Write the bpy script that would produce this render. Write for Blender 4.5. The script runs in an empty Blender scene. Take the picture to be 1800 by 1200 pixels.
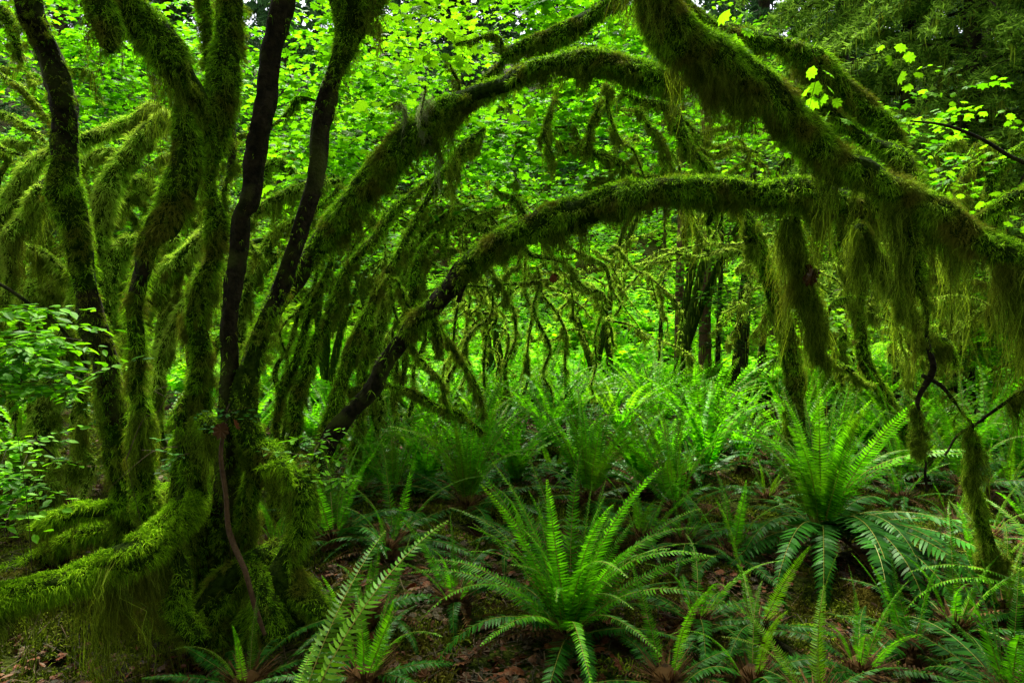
import bpy, math
import numpy as np
from mathutils import Vector, Matrix
C = bpy.context
scn = C.scene
R = math.radians
RNG = np.random.default_rng(7)

# ------------------------------------------------------------------ camera
CAMZ = 1.5
F = 1200.0                       # focal length in pixels of the 1800 px wide photograph
PITCH = math.atan(40 / F)        # the horizon lies 40 px above the middle
cam_d = bpy.data.cameras.new('camera')
cam_d.sensor_width = 36; cam_d.lens = 24; cam_d.clip_start = 0.05; cam_d.clip_end = 400
cam = bpy.data.objects.new('camera', cam_d)
scn.collection.objects.link(cam)
cam.location = (0, 0, CAMZ); cam.rotation_euler = (R(90) - PITCH, 0, 0)
scn.camera = cam

# ------------------------------------------------------------------ sky and sun
SUN_EL, SUN_AZ = R(60), R(-14)   # azimuth from +Y (ahead of the camera)
w = bpy.data.worlds.new('World'); scn.world = w; w.use_nodes = True
nt = w.node_tree; bg = nt.nodes['Background']
sky = nt.nodes.new('ShaderNodeTexSky'); sky.sky_type = 'NISHITA'; sky.sun_disc = False
sky.sun_elevation = SUN_EL; sky.sun_rotation = SUN_AZ
mixs = nt.nodes.new('ShaderNodeMixRGB'); mixs.inputs[0].default_value = .72
mixs.inputs[2].default_value = (9, 9, 9.2, 1)          # overcast cloud cover
nt.links.new(sky.outputs[0], mixs.inputs[1]); nt.links.new(mixs.outputs[0], bg.inputs[0])
bg.inputs[1].default_value = .065
sl = bpy.data.lights.new('sun', 'SUN'); sl.energy = 5.0; sl.angle = R(14); sl.color = (1, .96, .86)
so = bpy.data.objects.new('sun', sl); scn.collection.objects.link(so)
so.rotation_euler = (-(R(90) - SUN_EL), 0, -SUN_AZ)     # light comes from ahead and above
so.location = (0, 0, 20)
scn.view_settings.view_transform = 'Standard'; scn.view_settings.look = 'None'
scn.view_settings.exposure = 1.95
cy = scn.cycles; cy.use_denoising = True
cy.max_bounces = 5; cy.diffuse_bounces = 2; cy.glossy_bounces = 1; cy.transmission_bounces = 4
cy.transparent_max_bounces = 2; cy.sample_clamp_indirect = 6

# ------------------------------------------------------------------ geometry helpers
def at(px, py, Y):
    """point at world distance Y on the line of sight of a pixel (vectorised)"""
    px, py, Y = np.asarray(px, float), np.asarray(py, float), np.asarray(Y, float)
    x = (px - 900) / F; u = -(py - 600) / F
    dy = math.cos(PITCH) + u * math.sin(PITCH); dz = -math.sin(PITCH) + u * math.cos(PITCH)
    k = Y / dy
    return np.stack([x * k, Y + 0 * x, CAMZ + dz * k], -1)

_tab = np.random.default_rng(3).random((256, 256))
def vnoise(x, y):
    x = np.asarray(x, float); y = np.asarray(y, float)
    xi = np.floor(x).astype(int); yi = np.floor(y).astype(int)
    fx = x - xi; fy = y - yi; fx = fx * fx * (3 - 2 * fx); fy = fy * fy * (3 - 2 * fy)
    a = _tab[xi % 256, yi % 256]; b = _tab[(xi + 1) % 256, yi % 256]
    c = _tab[xi % 256, (yi + 1) % 256]; d = _tab[(xi + 1) % 256, (yi + 1) % 256]
    return (a * (1 - fx) + b * fx) * (1 - fy) + (c * (1 - fx) + d * fx) * fy

def gz(x, y):
    x = np.asarray(x, float); y = np.asarray(y, float)
    z = .30 * (vnoise(x * .35 + 9, y * .35) - .5) + .16 * (vnoise(x * 1.1, y * 1.1 + 5) - .5) + .07 * (vnoise(x * 3.1, y * 3.1) - .5)
    z = z + .16 * np.maximum(0, vnoise(x * 2.1 + 30, y * 2.1) - .45) + .05 * (vnoise(x * 7, y * 7 + 3) - .5)
    z = z * np.clip(y / 3, .25, 1)
    z = z - .30 * np.exp(-((x + 2.1) ** 2 / 1.2 + (y - 2.8) ** 2 / .8))
    h = np.clip(y - 13, 0, 60)
    z = z + .55 * h * h / (h + 5)
    return z - .02

def norm(v): return v / np.maximum(np.linalg.norm(v, axis=-1, keepdims=True), 1e-9)

class Geo:
    def __init__(s): s.V = []; s.F = []; s.n = 0
    def add(s, V, Fc, m=0):
        V = np.asarray(V, np.float32).reshape(-1, 3); Fc = np.asarray(Fc, np.int64)
        if len(V) == 0 or len(Fc) == 0: return
        s.V.append(V); s.F.append((Fc + s.n, m)); s.n += len(V)
    def build(s, name, mats, parent=None, smooth=False):
        me = bpy.data.meshes.new(name)
        if s.n:
            V = np.concatenate(s.V); me.vertices.add(len(V)); me.vertices.foreach_set('co', V.ravel())
            li = np.concatenate([f.ravel() for f, m in s.F])
            tot = np.concatenate([np.full(len(f), f.shape[1]) for f, m in s.F])
            mi = np.concatenate([np.broadcast_to(np.asarray(m), (len(f),)) for f, m in s.F])
            st = np.concatenate([[0], np.cumsum(tot)[:-1]])
            me.loops.add(len(li)); me.loops.foreach_set('vertex_index', li.astype(np.int32))
            me.polygons.add(len(tot)); me.polygons.foreach_set('loop_start', st.astype(np.int32))
            me.polygons.foreach_set('material_index', mi.astype(np.int32))
            if smooth: me.polygons.foreach_set('use_smooth', np.ones(len(tot), bool))
            else: me.polygons.foreach_set('use_smooth', np.zeros(len(tot), bool))
            me.update(calc_edges=True); me.validate(verbose=False)
        for m in (mats if isinstance(mats, (list, tuple)) else [mats]): me.materials.append(m)
        o = bpy.data.objects.new(name, me); scn.collection.objects.link(o)
        if parent is not None:
            o.parent = parent; o.matrix_parent_inverse = Matrix.Translation(-Vector(parent.location)) if parent.type == 'EMPTY' and parent.get('world_parts') else Matrix.Identity(4)
        return o

def ribbons(g, P, W, side, m=0):
    """P (M,K,3) centre lines, W (M,K) half widths, side (M,3)"""
    M_, K = P.shape[:2]
    if M_ == 0: return
    L_ = P - side[:, None] * W[..., None]; Rr = P + side[:, None] * W[..., None]
    V = np.stack([L_, Rr], 2).reshape(-1, 3)
    b = np.arange(M_)[:, None] * K * 2 + np.arange(K - 1)[None] * 2
    b = b.ravel()
    g.add(V, np.stack([b, b + 1, b + 3, b + 2], -1), m)

def frames(Q):
    T = norm(np.gradient(Q, axis=0))
    N = np.zeros_like(Q)
    a = np.array([0, 0, 1.]) if abs(T[0, 2]) < .9 else np.array([0, -1., 0])
    v = norm(a - T[0] * a.dot(T[0])); N[0] = v
    for i in range(1, len(Q)):
        v = v - T[i] * v.dot(T[i]); v = v / max(np.linalg.norm(v), 1e-9); N[i] = v
    return T, N, np.cross(T, N)

def tube(g, Q, r, sides=10, m=0, lump=0., seed=0, freq=1.):
    T, N, B = frames(Q)
    th = np.arange(sides) / sides * 2 * math.pi
    s = np.concatenate([[0], np.cumsum(np.linalg.norm(np.diff(Q, axis=0), axis=1))])
    rr = np.asarray(r)[:, None] * np.ones(sides)[None]
    if lump:
        cx = np.cos(th) * 1.2 + 5; sx = np.sin(th) * 1.2
        rr = rr * (1 + lump * 2 * (vnoise(s[:, None] * 7 * freq + cx[None] * 2 + seed, sx[None] * 2 + seed * 1.7) - .5)
                   + lump * (vnoise(s[:, None] * 22 * freq + cx[None] * 5, sx[None] * 5 + seed) - .5))
    V = Q[:, None] + rr[..., None] * (np.cos(th)[None, :, None] * N[:, None] + np.sin(th)[None, :, None] * B[:, None])
    n = len(Q); i = np.arange(n - 1)[:, None] * sides; j = np.arange(sides)[None]; j2 = (j + 1) % sides
    Fq = np.stack([i + j, i + j2, i + sides + j2, i + sides + j], -1).reshape(-1, 4)
    mm = m if np.isscalar(m) else np.repeat(np.asarray(m)[:-1], sides)
    g.add(V.reshape(-1, 3), Fq, mm)
    for e, off in ((0, 0), (n - 1, (n - 1) * sides)):    # round end caps
        tip = Q[e] + (T[e] * r[e] * (.6 if e else -.6))
        ring = V[e]; k = np.arange(sides)
        g.add(np.vstack([ring, tip[None]]), np.stack([k, (k + 1) % sides, np.full(sides, sides)], -1) if e else np.stack([(k + 1) % sides, k, np.full(sides, sides)], -1), m if np.isscalar(m) else int(np.asarray(m)[e]))
    return T, N, B, rr

def spline(A, step):
    """Catmull-Rom through rows of A (first 3 columns xyz), resampled at about `step` metres"""
    A = np.asarray(A, float)
    P = np.vstack([2 * A[0] - A[1], A, 2 * A[-1] - A[-2]])
    out = []
    for i in range(1, len(P) - 2):
        n = max(2, int(np.linalg.norm(P[i + 1, :3] - P[i, :3]) / step) + 1)
        t = np.linspace(0, 1, n, endpoint=False)[:, None]
        p0, p1, p2, p3 = P[i - 1], P[i], P[i + 1], P[i + 2]
        q = .5 * (2 * p1 + (p2 - p0) * t + (2 * p0 - 5 * p1 + 4 * p2 - p3) * t * t + (3 * p1 - p0 - 3 * p2 + p3) * t ** 3)
        lin = p1 + (p2 - p1) * t
        q[:, 3:] = lin[:, 3:]
        out.append(q)
    out.append(A[-1:])
    return np.vstack(out)

# ------------------------------------------------------------------ materials
def mat(name, c1, c2, trans=0., rough=.7, spec=.25, scale=30., island=True, obj_rand=0., c3=None, bump=0., tcol=None, val=.35):
    """c1/c2 mixed by noise, brightness varied per leaf or strand; trans = share of translucency"""
    m = bpy.data.materials.new(name); m.use_nodes = True
    t = m.node_tree; N_ = t.nodes; L_ = t.links; p = N_['Principled BSDF']; out = N_['Material Output']
    geo = N_.new('ShaderNodeNewGeometry')
    nz = N_.new('ShaderNodeTexNoise'); nz.inputs['Scale'].default_value = scale; nz.inputs['Detail'].default_value = 3
    L_.new(geo.outputs['Position'], nz.inputs['Vector'])
    ramp = N_.new('ShaderNodeValToRGB'); ramp.color_ramp.elements[0].position = .35; ramp.color_ramp.elements[1].position = .65
    ramp.color_ramp.elements[0].color = (*c1, 1); ramp.color_ramp.elements[1].color = (*c2, 1)
    fac = nz.outputs['Fac']
    if island:
        mx = N_.new('ShaderNodeMath'); mx.operation = 'MULTIPLY_ADD'; mx.inputs[1].default_value = .5
        sub = N_.new('ShaderNodeMath'); sub.operation = 'MULTIPLY_ADD'; sub.inputs[1].default_value = .75; sub.inputs[2].default_value = -.12
        L_.new(nz.outputs['Fac'], sub.inputs[0])
        L_.new(geo.outputs['Random Per Island'], mx.inputs[0]); L_.new(sub.outputs[0], mx.inputs[2]); fac = mx.outputs[0]
    L_.new(fac, ramp.inputs[0]); col = ramp.outputs[0]
    if c3 is not None:
        n2 = N_.new('ShaderNodeTexNoise'); n2.inputs['Scale'].default_value = scale * .22; n2.inputs['Detail'].default_value = 2
        L_.new(geo.outputs['Position'], n2.inputs['Vector'])
        r2 = N_.new('ShaderNodeValToRGB'); r2.color_ramp.elements[0].position = .5; r2.color_ramp.elements[1].position = .66
        L_.new(n2.outputs['Fac'], r2.inputs[0])
        mm = N_.new('ShaderNodeMixRGB'); mm.inputs[2].default_value = (*c3, 1)
        L_.new(r2.outputs[0], mm.inputs[0]); L_.new(col, mm.inputs[1]); col = mm.outputs[0]
    hsv = N_.new('ShaderNodeHueSaturation')
    va = N_.new('ShaderNodeMath'); va.operation = 'MULTIPLY_ADD'; va.inputs[1].default_value = val * 2; va.inputs[2].default_value = 1 - val
    if island: L_.new(geo.outputs['Random Per Island'], va.inputs[0])
    else: va.inputs[0].default_value = .5
    vout = va.outputs[0]
    if obj_rand:
        oi = N_.new('ShaderNodeObjectInfo')
        vb = N_.new('ShaderNodeMath'); vb.operation = 'MULTIPLY_ADD'; vb.inputs[1].default_value = obj_rand * 2; vb.inputs[2].default_value = 1 - obj_rand
        L_.new(oi.outputs['Random'], vb.inputs[0])
        vc = N_.new('ShaderNodeMath'); vc.operation = 'MULTIPLY'; L_.new(vout, vc.inputs[0]); L_.new(vb.outputs[0], vc.inputs[1]); vout = vc.outputs[0]
    L_.new(vout, hsv.inputs['Value']); L_.new(col, hsv.inputs['Color']); col = hsv.outputs[0]
    L_.new(col, p.inputs['Base Color'])
    p.inputs['Roughness'].default_value = rough; p.inputs['Specular IOR Level'].default_value = spec; p.inputs['Specular Tint'].default_value = (.75, 1, .55, 1)
    if bump:
        b = N_.new('ShaderNodeBump'); b.inputs['Strength'].default_value = bump; b.inputs['Distance'].default_value = .02
        nb = N_.new('ShaderNodeTexNoise'); nb.inputs['Scale'].default_value = scale * 2.5; nb.inputs['Detail'].default_value = 5
        L_.new(geo.outputs['Position'], nb.inputs['Vector']); L_.new(nb.outputs['Fac'], b.inputs['Height']); L_.new(b.outputs[0], p.inputs['Normal'])
    if trans:
        tr = N_.new('ShaderNodeBsdfTranslucent'); ms = N_.new('ShaderNodeMixShader'); ms.inputs[0].default_value = trans
        if tcol:
            mt = N_.new('ShaderNodeMixRGB'); mt.blend_type = 'MULTIPLY'; mt.inputs[0].default_value = 1; mt.inputs[2].default_value = (*tcol, 1)
            L_.new(col, mt.inputs[1]); L_.new(mt.outputs[0], tr.inputs[0])
        else: L_.new(col, tr.inputs[0])
        L_.new(p.outputs[0], ms.inputs[1]); L_.new(tr.outputs[0], ms.inputs[2]); L_.new(ms.outputs[0], out.inputs[0])
    return m

M = {}
M['bark'] = mat('dark_bark', (.008, .006, .004), (.030, .022, .013), scale=25, island=False, bump=.9, rough=.9, c3=(.05, .06, .012), spec=.12)
M['bark_red'] = mat('red_brown_bark', (.05, .022, .012), (.10, .05, .025), scale=30, island=False, bump=.6, rough=.8)
M['moss_core'] = mat('moss_mat_painted_shade', (.010, .022, .002), (.035, .065, .004), scale=40, island=False, bump=1., rough=1., spec=.05)  # colour darkened to stand for shade inside and under the moss coat
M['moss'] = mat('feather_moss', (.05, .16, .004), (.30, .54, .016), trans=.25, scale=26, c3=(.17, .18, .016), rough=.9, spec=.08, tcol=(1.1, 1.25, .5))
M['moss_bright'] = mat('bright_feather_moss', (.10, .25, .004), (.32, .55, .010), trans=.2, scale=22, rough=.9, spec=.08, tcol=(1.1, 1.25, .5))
M['moss_far'] = mat('feather_moss_painted_light', (.17, .38, .018), (.55, .74, .08), trans=.3, scale=14, c3=(.32, .42, .05), rough=.9, spec=.08, tcol=(1.1, 1.2, .6))  # brighter copy of the moss, with the light on it put into the colour
M['beard'] = mat('hanging_moss', (.05, .085, .005), (.22, .32, .02), trans=.35, scale=12, c3=(.12, .135, .012), rough=.9, spec=.08, tcol=(1.15, 1.2, .5))
M['beard_pale'] = mat('pale_lichen', (.16, .19, .07), (.32, .36, .16), trans=.45, scale=12, rough=.9, spec=.08)
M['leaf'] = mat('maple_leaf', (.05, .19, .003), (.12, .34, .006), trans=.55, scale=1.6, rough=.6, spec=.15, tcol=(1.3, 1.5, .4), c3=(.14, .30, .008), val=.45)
M['leaf_far'] = mat('background_maple_leaf', (.025, .12, .003), (.10, .30, .006), trans=.45, scale=.8, rough=.7, spec=.12, tcol=(1.2, 1.4, .4), c3=(.16, .34, .008), val=.55)  # background leaves, deeper green than the near ones
M['leaf_under'] = mat('undergrowth_leaf_painted_sun', (.14, .46, .004), (.34, .72, .010), trans=.5, scale=.8, rough=.7, spec=.12, tcol=(1.5, 1.6, .5), c3=(.32, .54, .012))  # sunlit look of the slope is painted in by a brighter leaf colour
M['leaf_dark'] = mat('upper_canopy_leaf', (.02, .06, .004), (.05, .12, .008), trans=.25, scale=1., rough=.6)
M['leaf_shrub'] = mat('shrub_leaf', (.06, .22, .004), (.15, .40, .008), trans=.5, scale=5, rough=.5, spec=.12, tcol=(1.4, 1.5, .5))
M['leaf_blue'] = mat('huckleberry_leaf', (.03, .13, .015), (.07, .24, .025), trans=.4, scale=5, rough=.5, spec=.15)
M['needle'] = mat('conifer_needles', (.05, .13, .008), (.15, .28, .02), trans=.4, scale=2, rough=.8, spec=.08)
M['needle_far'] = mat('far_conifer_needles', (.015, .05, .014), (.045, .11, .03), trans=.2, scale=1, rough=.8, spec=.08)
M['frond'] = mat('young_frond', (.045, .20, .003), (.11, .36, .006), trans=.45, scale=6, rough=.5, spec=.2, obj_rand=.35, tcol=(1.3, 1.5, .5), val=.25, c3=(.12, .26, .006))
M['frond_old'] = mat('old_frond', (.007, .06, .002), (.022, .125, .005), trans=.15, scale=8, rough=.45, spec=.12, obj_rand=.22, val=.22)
M['rachis'] = mat('frond_stalk', (.16, .17, .02), (.24, .22, .03), scale=9, rough=.5, val=.1)
M['rachis_dk'] = mat('brown_frond_stalk', (.08, .06, .015), (.14, .10, .02), scale=9, rough=.6, val=.1)
M['frond_dead'] = mat('dead_frond', (.04, .015, .005), (.11, .05, .014), trans=.15, scale=9, rough=.8)
M['litter'] = mat('dead_leaf', (.022, .004, .002), (.085, .018, .005), trans=.1, scale=14, rough=.6, val=.5, c3=(.05, .022, .006))
M['twig'] = mat('twig', (.02, .012, .007), (.06, .035, .018), scale=30, rough=.8)
M['grass'] = mat('grass_blade', (.06, .2, .01), (.14, .32, .02), trans=.35, scale=9, rough=.5)

def ground_mat():
    m = bpy.data.materials.new('forest_floor'); m.use_nodes = True
    t = m.node_tree; N_ = t.nodes; L_ = t.links; p = N_['Principled BSDF']
    g = N_.new('ShaderNodeNewGeometry')
    def noise(s, d=4):
        n = N_.new('ShaderNodeTexNoise'); n.inputs['Scale'].default_value = s; n.inputs['Detail'].default_value = d
        L_.new(g.outputs['Position'], n.inputs['Vector']); return n.outputs['Fac']
    def ramp(f, a, b, ca, cb):
        r = N_.new('ShaderNodeValToRGB'); e = r.color_ramp.elements
        e[0].position = a; e[1].position = b; e[0].color = (*ca, 1); e[1].color = (*cb, 1); L_.new(f, r.inputs[0]); return r.outputs[0]
    soil = ramp(noise(18), .35, .7, (.006, .002, .001), (.026, .009, .002))
    moss = ramp(noise(40), .35, .65, (.012, .02, .002), (.05, .065, .006))
    f = ramp(noise(2.2), .40, .55, (0, 0, 0), (1, 1, 1))
    mx = N_.new('ShaderNodeMixRGB'); L_.new(f, mx.inputs[0]); L_.new(soil, mx.inputs[1]); L_.new(moss, mx.inputs[2])
    L_.new(mx.outputs[0], p.inputs['Base Color']); p.inputs['Roughness'].default_value = .95; p.inputs['Specular IOR Level'].default_value = .04
    b = N_.new('ShaderNodeBump'); b.inputs['Strength'].default_value = 1; b.inputs['Distance'].default_value = .04
    L_.new(noise(35, 6), b.inputs['Height']); L_.new(b.outputs[0], p.inputs['Normal'])
    return m
M['ground'] = ground_mat()

# ------------------------------------------------------------------ things
def thing(name, label, cat, loc=(0, 0, 0), group=None, kind=None, world_parts=True):
    o = bpy.data.objects.new(name, None); scn.collection.objects.link(o)
    o.location = loc; o.empty_display_size = .1
    if label: o['label'] = label
    if cat: o['category'] = cat
    if group: o['group'] = group
    if kind: o['kind'] = kind
    if world_parts: o['world_parts'] = 1
    return o
def tag(o, label=None, cat=None, group=None, kind=None):
    if label: o['label'] = label
    if cat: o['category'] = cat
    if group: o['group'] = group
    if kind: o['kind'] = kind
    return o

# ------------------------------------------------------------------ mossy limb
def limb(tree, name, pts, moss=1., drape=.12, fluff=.034, beard='beard', coat='moss', dense=1., bare_core=False, label=None, seed=None, tufts=1., crook=1.):
    """pts: (px, py, Y, width px[, moss 0..1[, drape m]]). Makes a trunk or limb with moss coat and hanging moss as sub-parts"""
    rng = np.random.default_rng(seed if seed is not None else abs(hash((round(pts[0][0]), round(pts[0][1]), len(pts)))) % 99991)
    A = []
    for q in pts:
        px, py, Y, wd = q[:4]; m_ = q[4] if len(q) > 4 else moss; d_ = q[5] if len(q) > 5 else drape
        A.append([*at(px, py, Y), wd * (.49 - .07 * m_) * Y / F, m_, d_])
    A = np.array(A); Ym = A[:, 1].mean(); lod = max(.8, Ym / 4.2)
    S = spline(A, .035 * lod)
    Q = S[:, :3].copy(); r = S[:, 3]; mo = np.clip(S[:, 4], 0, 1); dr = np.clip(S[:, 5], 0, 2)
    s = np.concatenate([[0], np.cumsum(np.linalg.norm(np.diff(Q, axis=0), axis=1))])
    # slight crookedness
    k = rng.random() * 50
    Q += np.stack([vnoise(s * 2.1 + k, 0 * s) - .5, vnoise(s * 2.1 + k, 0 * s + 9) - .5, vnoise(s * 2.1 + k, 0 * s + 17) - .5], -1) * np.minimum(r, .06)[:, None] * .9
    thin = np.clip(1.6 - r / (.03 * lod), .42, 1)[:, None] * .045 * lod * crook * np.minimum(1, np.minimum(s, s[-1] - s) / .15)[:, None]
    Q += np.stack([vnoise(s * 5.5 / lod + k, 0 * s + 40) - .5, vnoise(s * 5.5 / lod + k, 0 * s + 49) - .5, vnoise(s * 5.5 / lod + k, 0 * s + 57) - .5], -1) * thin * 2
    fl = min(fluff * .62, float(r.max()) * .7) * min(lod, 1.6) ** .5
    core = np.maximum(r - fl * .8 * mo, r * .45)
    lumpmod = 1 + .5 * (vnoise(s * 5 + k, 0 * s + 3) - .5) * mo
    core = core * lumpmod
    g = Geo()
    sides = 14 if Ym < 5 else (10 if Ym < 7 else 7)
    T, N, B, rr = tube(g, Q, core, sides, m=(mo < .5).astype(int) if not bare_core else 1, lump=.24, seed=k)
    part = g.build(name, [M['moss_core'], M['bark']], tree, smooth=True)
    if label: part['label'] = label
    # ---- feathery coat: tufts of curved blades
    ds = np.gradient(s)
    area = 2 * math.pi * core * ds * np.clip(mo, 0, 1) ** 1.3
    nt_ = int(area.sum() * 6200 * dense / lod ** 1.8)
    if nt_ > 0 and moss > 0:
        p = area / area.sum(); idx = rng.choice(len(Q), nt_, p=p)
        th = rng.random(nt_) * 2 * math.pi
        patch = vnoise(s[idx] * 4 + k, np.cos(th) * 1.3 + 20) * .6 + vnoise(s[idx] * 10 + k, np.sin(th) * 2 + 30) * .4
        kp = patch > (.30 if Ym < 4.5 else .2) ; idx = idx[kp]; th = th[kp]; nt_ = len(idx)
        jit = (rng.random(nt_) - .5)[:, None] * ds[idx][:, None] * T[idx]
        n_ = np.cos(th)[:, None] * N[idx] + np.sin(th)[:, None] * B[idx]
        lum = 1 + .5 * (vnoise(s[idx] * 7 + np.cos(th) * 2.4 + 10 + k, np.sin(th) * 2.4 + k * 1.7) - .5)
        base = Q[idx] + jit + n_ * (core[idx] * lum * .93)[:, None]
        # along-limb shingles: tufts slide to the hanging side
        bd = norm(n_ + T[idx] * rng.normal(0, .35, (nt_, 1)) + np.array([0, 0, -.15]) + rng.normal(0, .22, (nt_, 3)))
        nb = 6
        up = np.clip(n_[:, 2], -1, 1)
        tl = fl * (.75 + .5 * rng.random(nt_)) * (1.1 + .1 * up) * (.25 + 1.3 * vnoise(s[idx] * 11 + k, th * 1.4)) * 1.45
        d0 = norm(np.repeat(bd, nb, 0) + rng.normal(0, .55, (nt_ * nb, 3)))
        ln = np.repeat(tl, nb) * (.4 + .7 * rng.random(nt_ * nb))
        b0 = np.repeat(base, nb, 0) + rng.normal(0, .004 * lod, (nt_ * nb, 3))
        drp = np.array([0, 0, -1.]) * (ln * .55)[:, None]
        P = np.stack([b0, b0 + d0 * (ln * .55)[:, None] + drp * .15, b0 + d0 * (ln * .95)[:, None] + drp * .75], 1)
        hw = (.00125 * lod) * (.7 + .6 * rng.random(nt_ * nb)) * 1.0
        W = np.stack([hw, hw * 1.15, hw * .15], 1)
        sd = norm(np.cross(d0, rng.normal(0, 1, (nt_ * nb, 3))))
        g = Geo(); ribbons(g, P, W, sd); g.build('moss_coat', M[coat], None).parent = part
        scn.collection.objects[-1].matrix_parent_inverse = Matrix.Identity(4)
    # ---- hanging moss
    dsd = ds * (dr > .015) * np.clip(mo * 1.5, 0, 1) * (.08 + 2.2 * vnoise(s * 12 + k, 0 * s + 31) ** 3)
    ntf = int(dsd.sum() * 125 * .95 * tufts / lod ** 1.1)
    if ntf > 3:
        idx = rng.choice(len(Q), ntf, p=dsd / dsd.sum())
        # angle about the underside
        down = np.array([0, 0, -1.]); dn = down - T[idx] * (T[idx] @ down)[:, None]; steep = np.linalg.norm(dn, axis=1)
        dn = norm(dn); sd_ = np.cross(T[idx], dn)
        a = rng.normal(0, .6, ntf) * (1 + (1 - steep))
        n_ = np.cos(a)[:, None] * dn + np.sin(a)[:, None] * sd_
        base = Q[idx] + n_ * (core[idx] * .95)[:, None] + T[idx] * ((rng.random(ntf) - .5) * ds[idx])[:, None]
        big = .6 * vnoise(s[idx] * 4.5 + k, 0 * idx + 55.) + .55 * vnoise(s[idx] * 15 + k, 0 * idx + 5.) ** 2
        Lt = dr[idx] * (.12 + 2.6 * big ** 1.8) * (.35 + rng.exponential(.55, ntf)) * (1.05 - .4 * np.abs(np.sin(a)))
        Lt = np.clip(Lt * .72, .02, dr[idx] * 2.2)
        drift = np.cumsum(rng.normal(0, .12, (ntf, 6, 2)), 1)
        ns = 16 if lod < 1.5 else 8
        tot = ntf * ns; rp = lambda z: np.repeat(z, ns, 0)
        spread = (.008 + .06 * np.minimum(Lt, .35)) * (.6 + .8 * rng.random(ntf))
        roots = rp(base) + rp(T[idx]) * (rng.normal(0, 1, tot) * rp(spread))[:, None] + rng.normal(0, .006, (tot, 3))
        L_ = rp(Lt) * (.35 + .75 * rng.random(tot)); tip_off = rng.normal(0, 1, (tot, 3)) * (.008 + .025 * L_)[:, None]; tip_off[:, 2] = 0
        cx = rp(base) + rp(n_) * .01
        K = 6; u = np.linspace(0, 1, K)
        P = np.zeros((tot, K, 3)); ph = rng.random(tot) * 6.3; fr = 6 + 10 * rng.random(tot)
        for i, uu in enumerate(u):
            c = uu ** .8 * .75
            pos = roots * (1 - c) + cx * c + tip_off * uu + rp(n_) * ((.012 + .02 * rng.random(tot)) * math.sin(min(1, uu * 3) * 1.57))[:, None]
            pos[:, 0] += rp(drift[:, i, 0] * Lt * .35); pos[:, 1] += rp(drift[:, i, 1] * Lt * .35)
            pos[:, 2] = roots[:, 2] - L_ * uu
            wob = (.002 + .010 * rng.random(tot)) * lod * np.sin(ph + fr * uu)
            pos[:, 0] += wob; pos[:, 1] += .004 * lod * np.cos(ph * 1.7 + fr * uu)
            P[:, i] = pos
        hw = .0012 * lod * (.6 + .7 * rng.random(tot))
        W = hw[:, None] * np.array([1, 1.1, 1, .9, .7, .2])[None]
        ang = rng.random(tot) * math.pi; sd = np.stack([np.cos(ang), np.sin(ang), 0 * ang], -1)
        g = Geo(); ribbons(g, P, W, sd)
        nf = 5; kk = rng.integers(0, K - 1, (tot, nf)); fu = rng.random((tot, nf, 1)); ti = np.arange(tot)[:, None]
        fb = (P[ti, kk] * (1 - fu) + P[ti, kk + 1] * fu).reshape(-1, 3); fd = rng.normal(0, 1, fb.shape) + np.array([0, 0, -.9]); fd = norm(fd)
        fln = (.006 + .014 * rng.random(len(fb))) * lod ** .5
        P2 = np.stack([fb, fb + fd * fln[:, None]], 1); ribbons(g, P2, np.array([[.0011, .0003]]) * lod * np.ones((len(fb), 1)), norm(np.cross(fd, rng.normal(0, 1, fd.shape))))
        hm = g.build('hanging_moss', M[beard], None); hm.parent = part
    return part, S, T

# ------------------------------------------------------------------ leaves
def star(lobes, depth, serr=False):
    """lobed leaf outline in a unit square, stalk at origin, tip at +x"""
    out = []; a0 = R(150); n = lobes * 2 + 1
    for i in range(n):
        a = -a0 + 2 * a0 * i / (n - 1)
        rad = (.52 * (1 - .12 * abs(a) / a0 * 2)) if i % 2 else .52 * depth
        out.append((.45 + rad * math.cos(a), rad * math.sin(a), -.10 * (rad / .5) ** 2 * (1 if i % 2 else .3)))
    out.append((.0, 0, 0))
    V = np.array([(.42, 0, .02)] + out); k = len(out); i = np.arange(k)
    return V, np.stack([0 * i, 1 + i, 1 + (i + 1) % k], -1)
MAPLE = star(7, .66); MAPLE_FAR = star(5, .6)
def ellip():
    V = np.array([(0, 0, 0), (.25, -.2, .03), (.6, -.22, .02), (1, 0, -.06), (.6, .22, .02), (.25, .2, .03), (.5, 0, -.03)])
    return V, np.array([(0, 1, 6), (1, 2, 6), (2, 3, 6), (3, 4, 6), (4, 5, 6), (5, 0, 6)])
OVAL = ellip()

def place_leaves(g, P, A, Nn, size, tmpl, m=0):
    V, Fc = tmpl; A = norm(A); B = norm(np.cross(Nn, A)); N2 = np.cross(A, B)
    W = P[:, None] + size[:, None, None] * (V[None, :, 0:1] * A[:, None] + V[None, :, 1:2] * B[:, None] + V[None, :, 2:3] * N2[:, None])
    off = np.arange(len(P))[:, None, None] * len(V)
    g.add(W.reshape(-1, 3), (Fc[None] + off).reshape(-1, 3), m)

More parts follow.
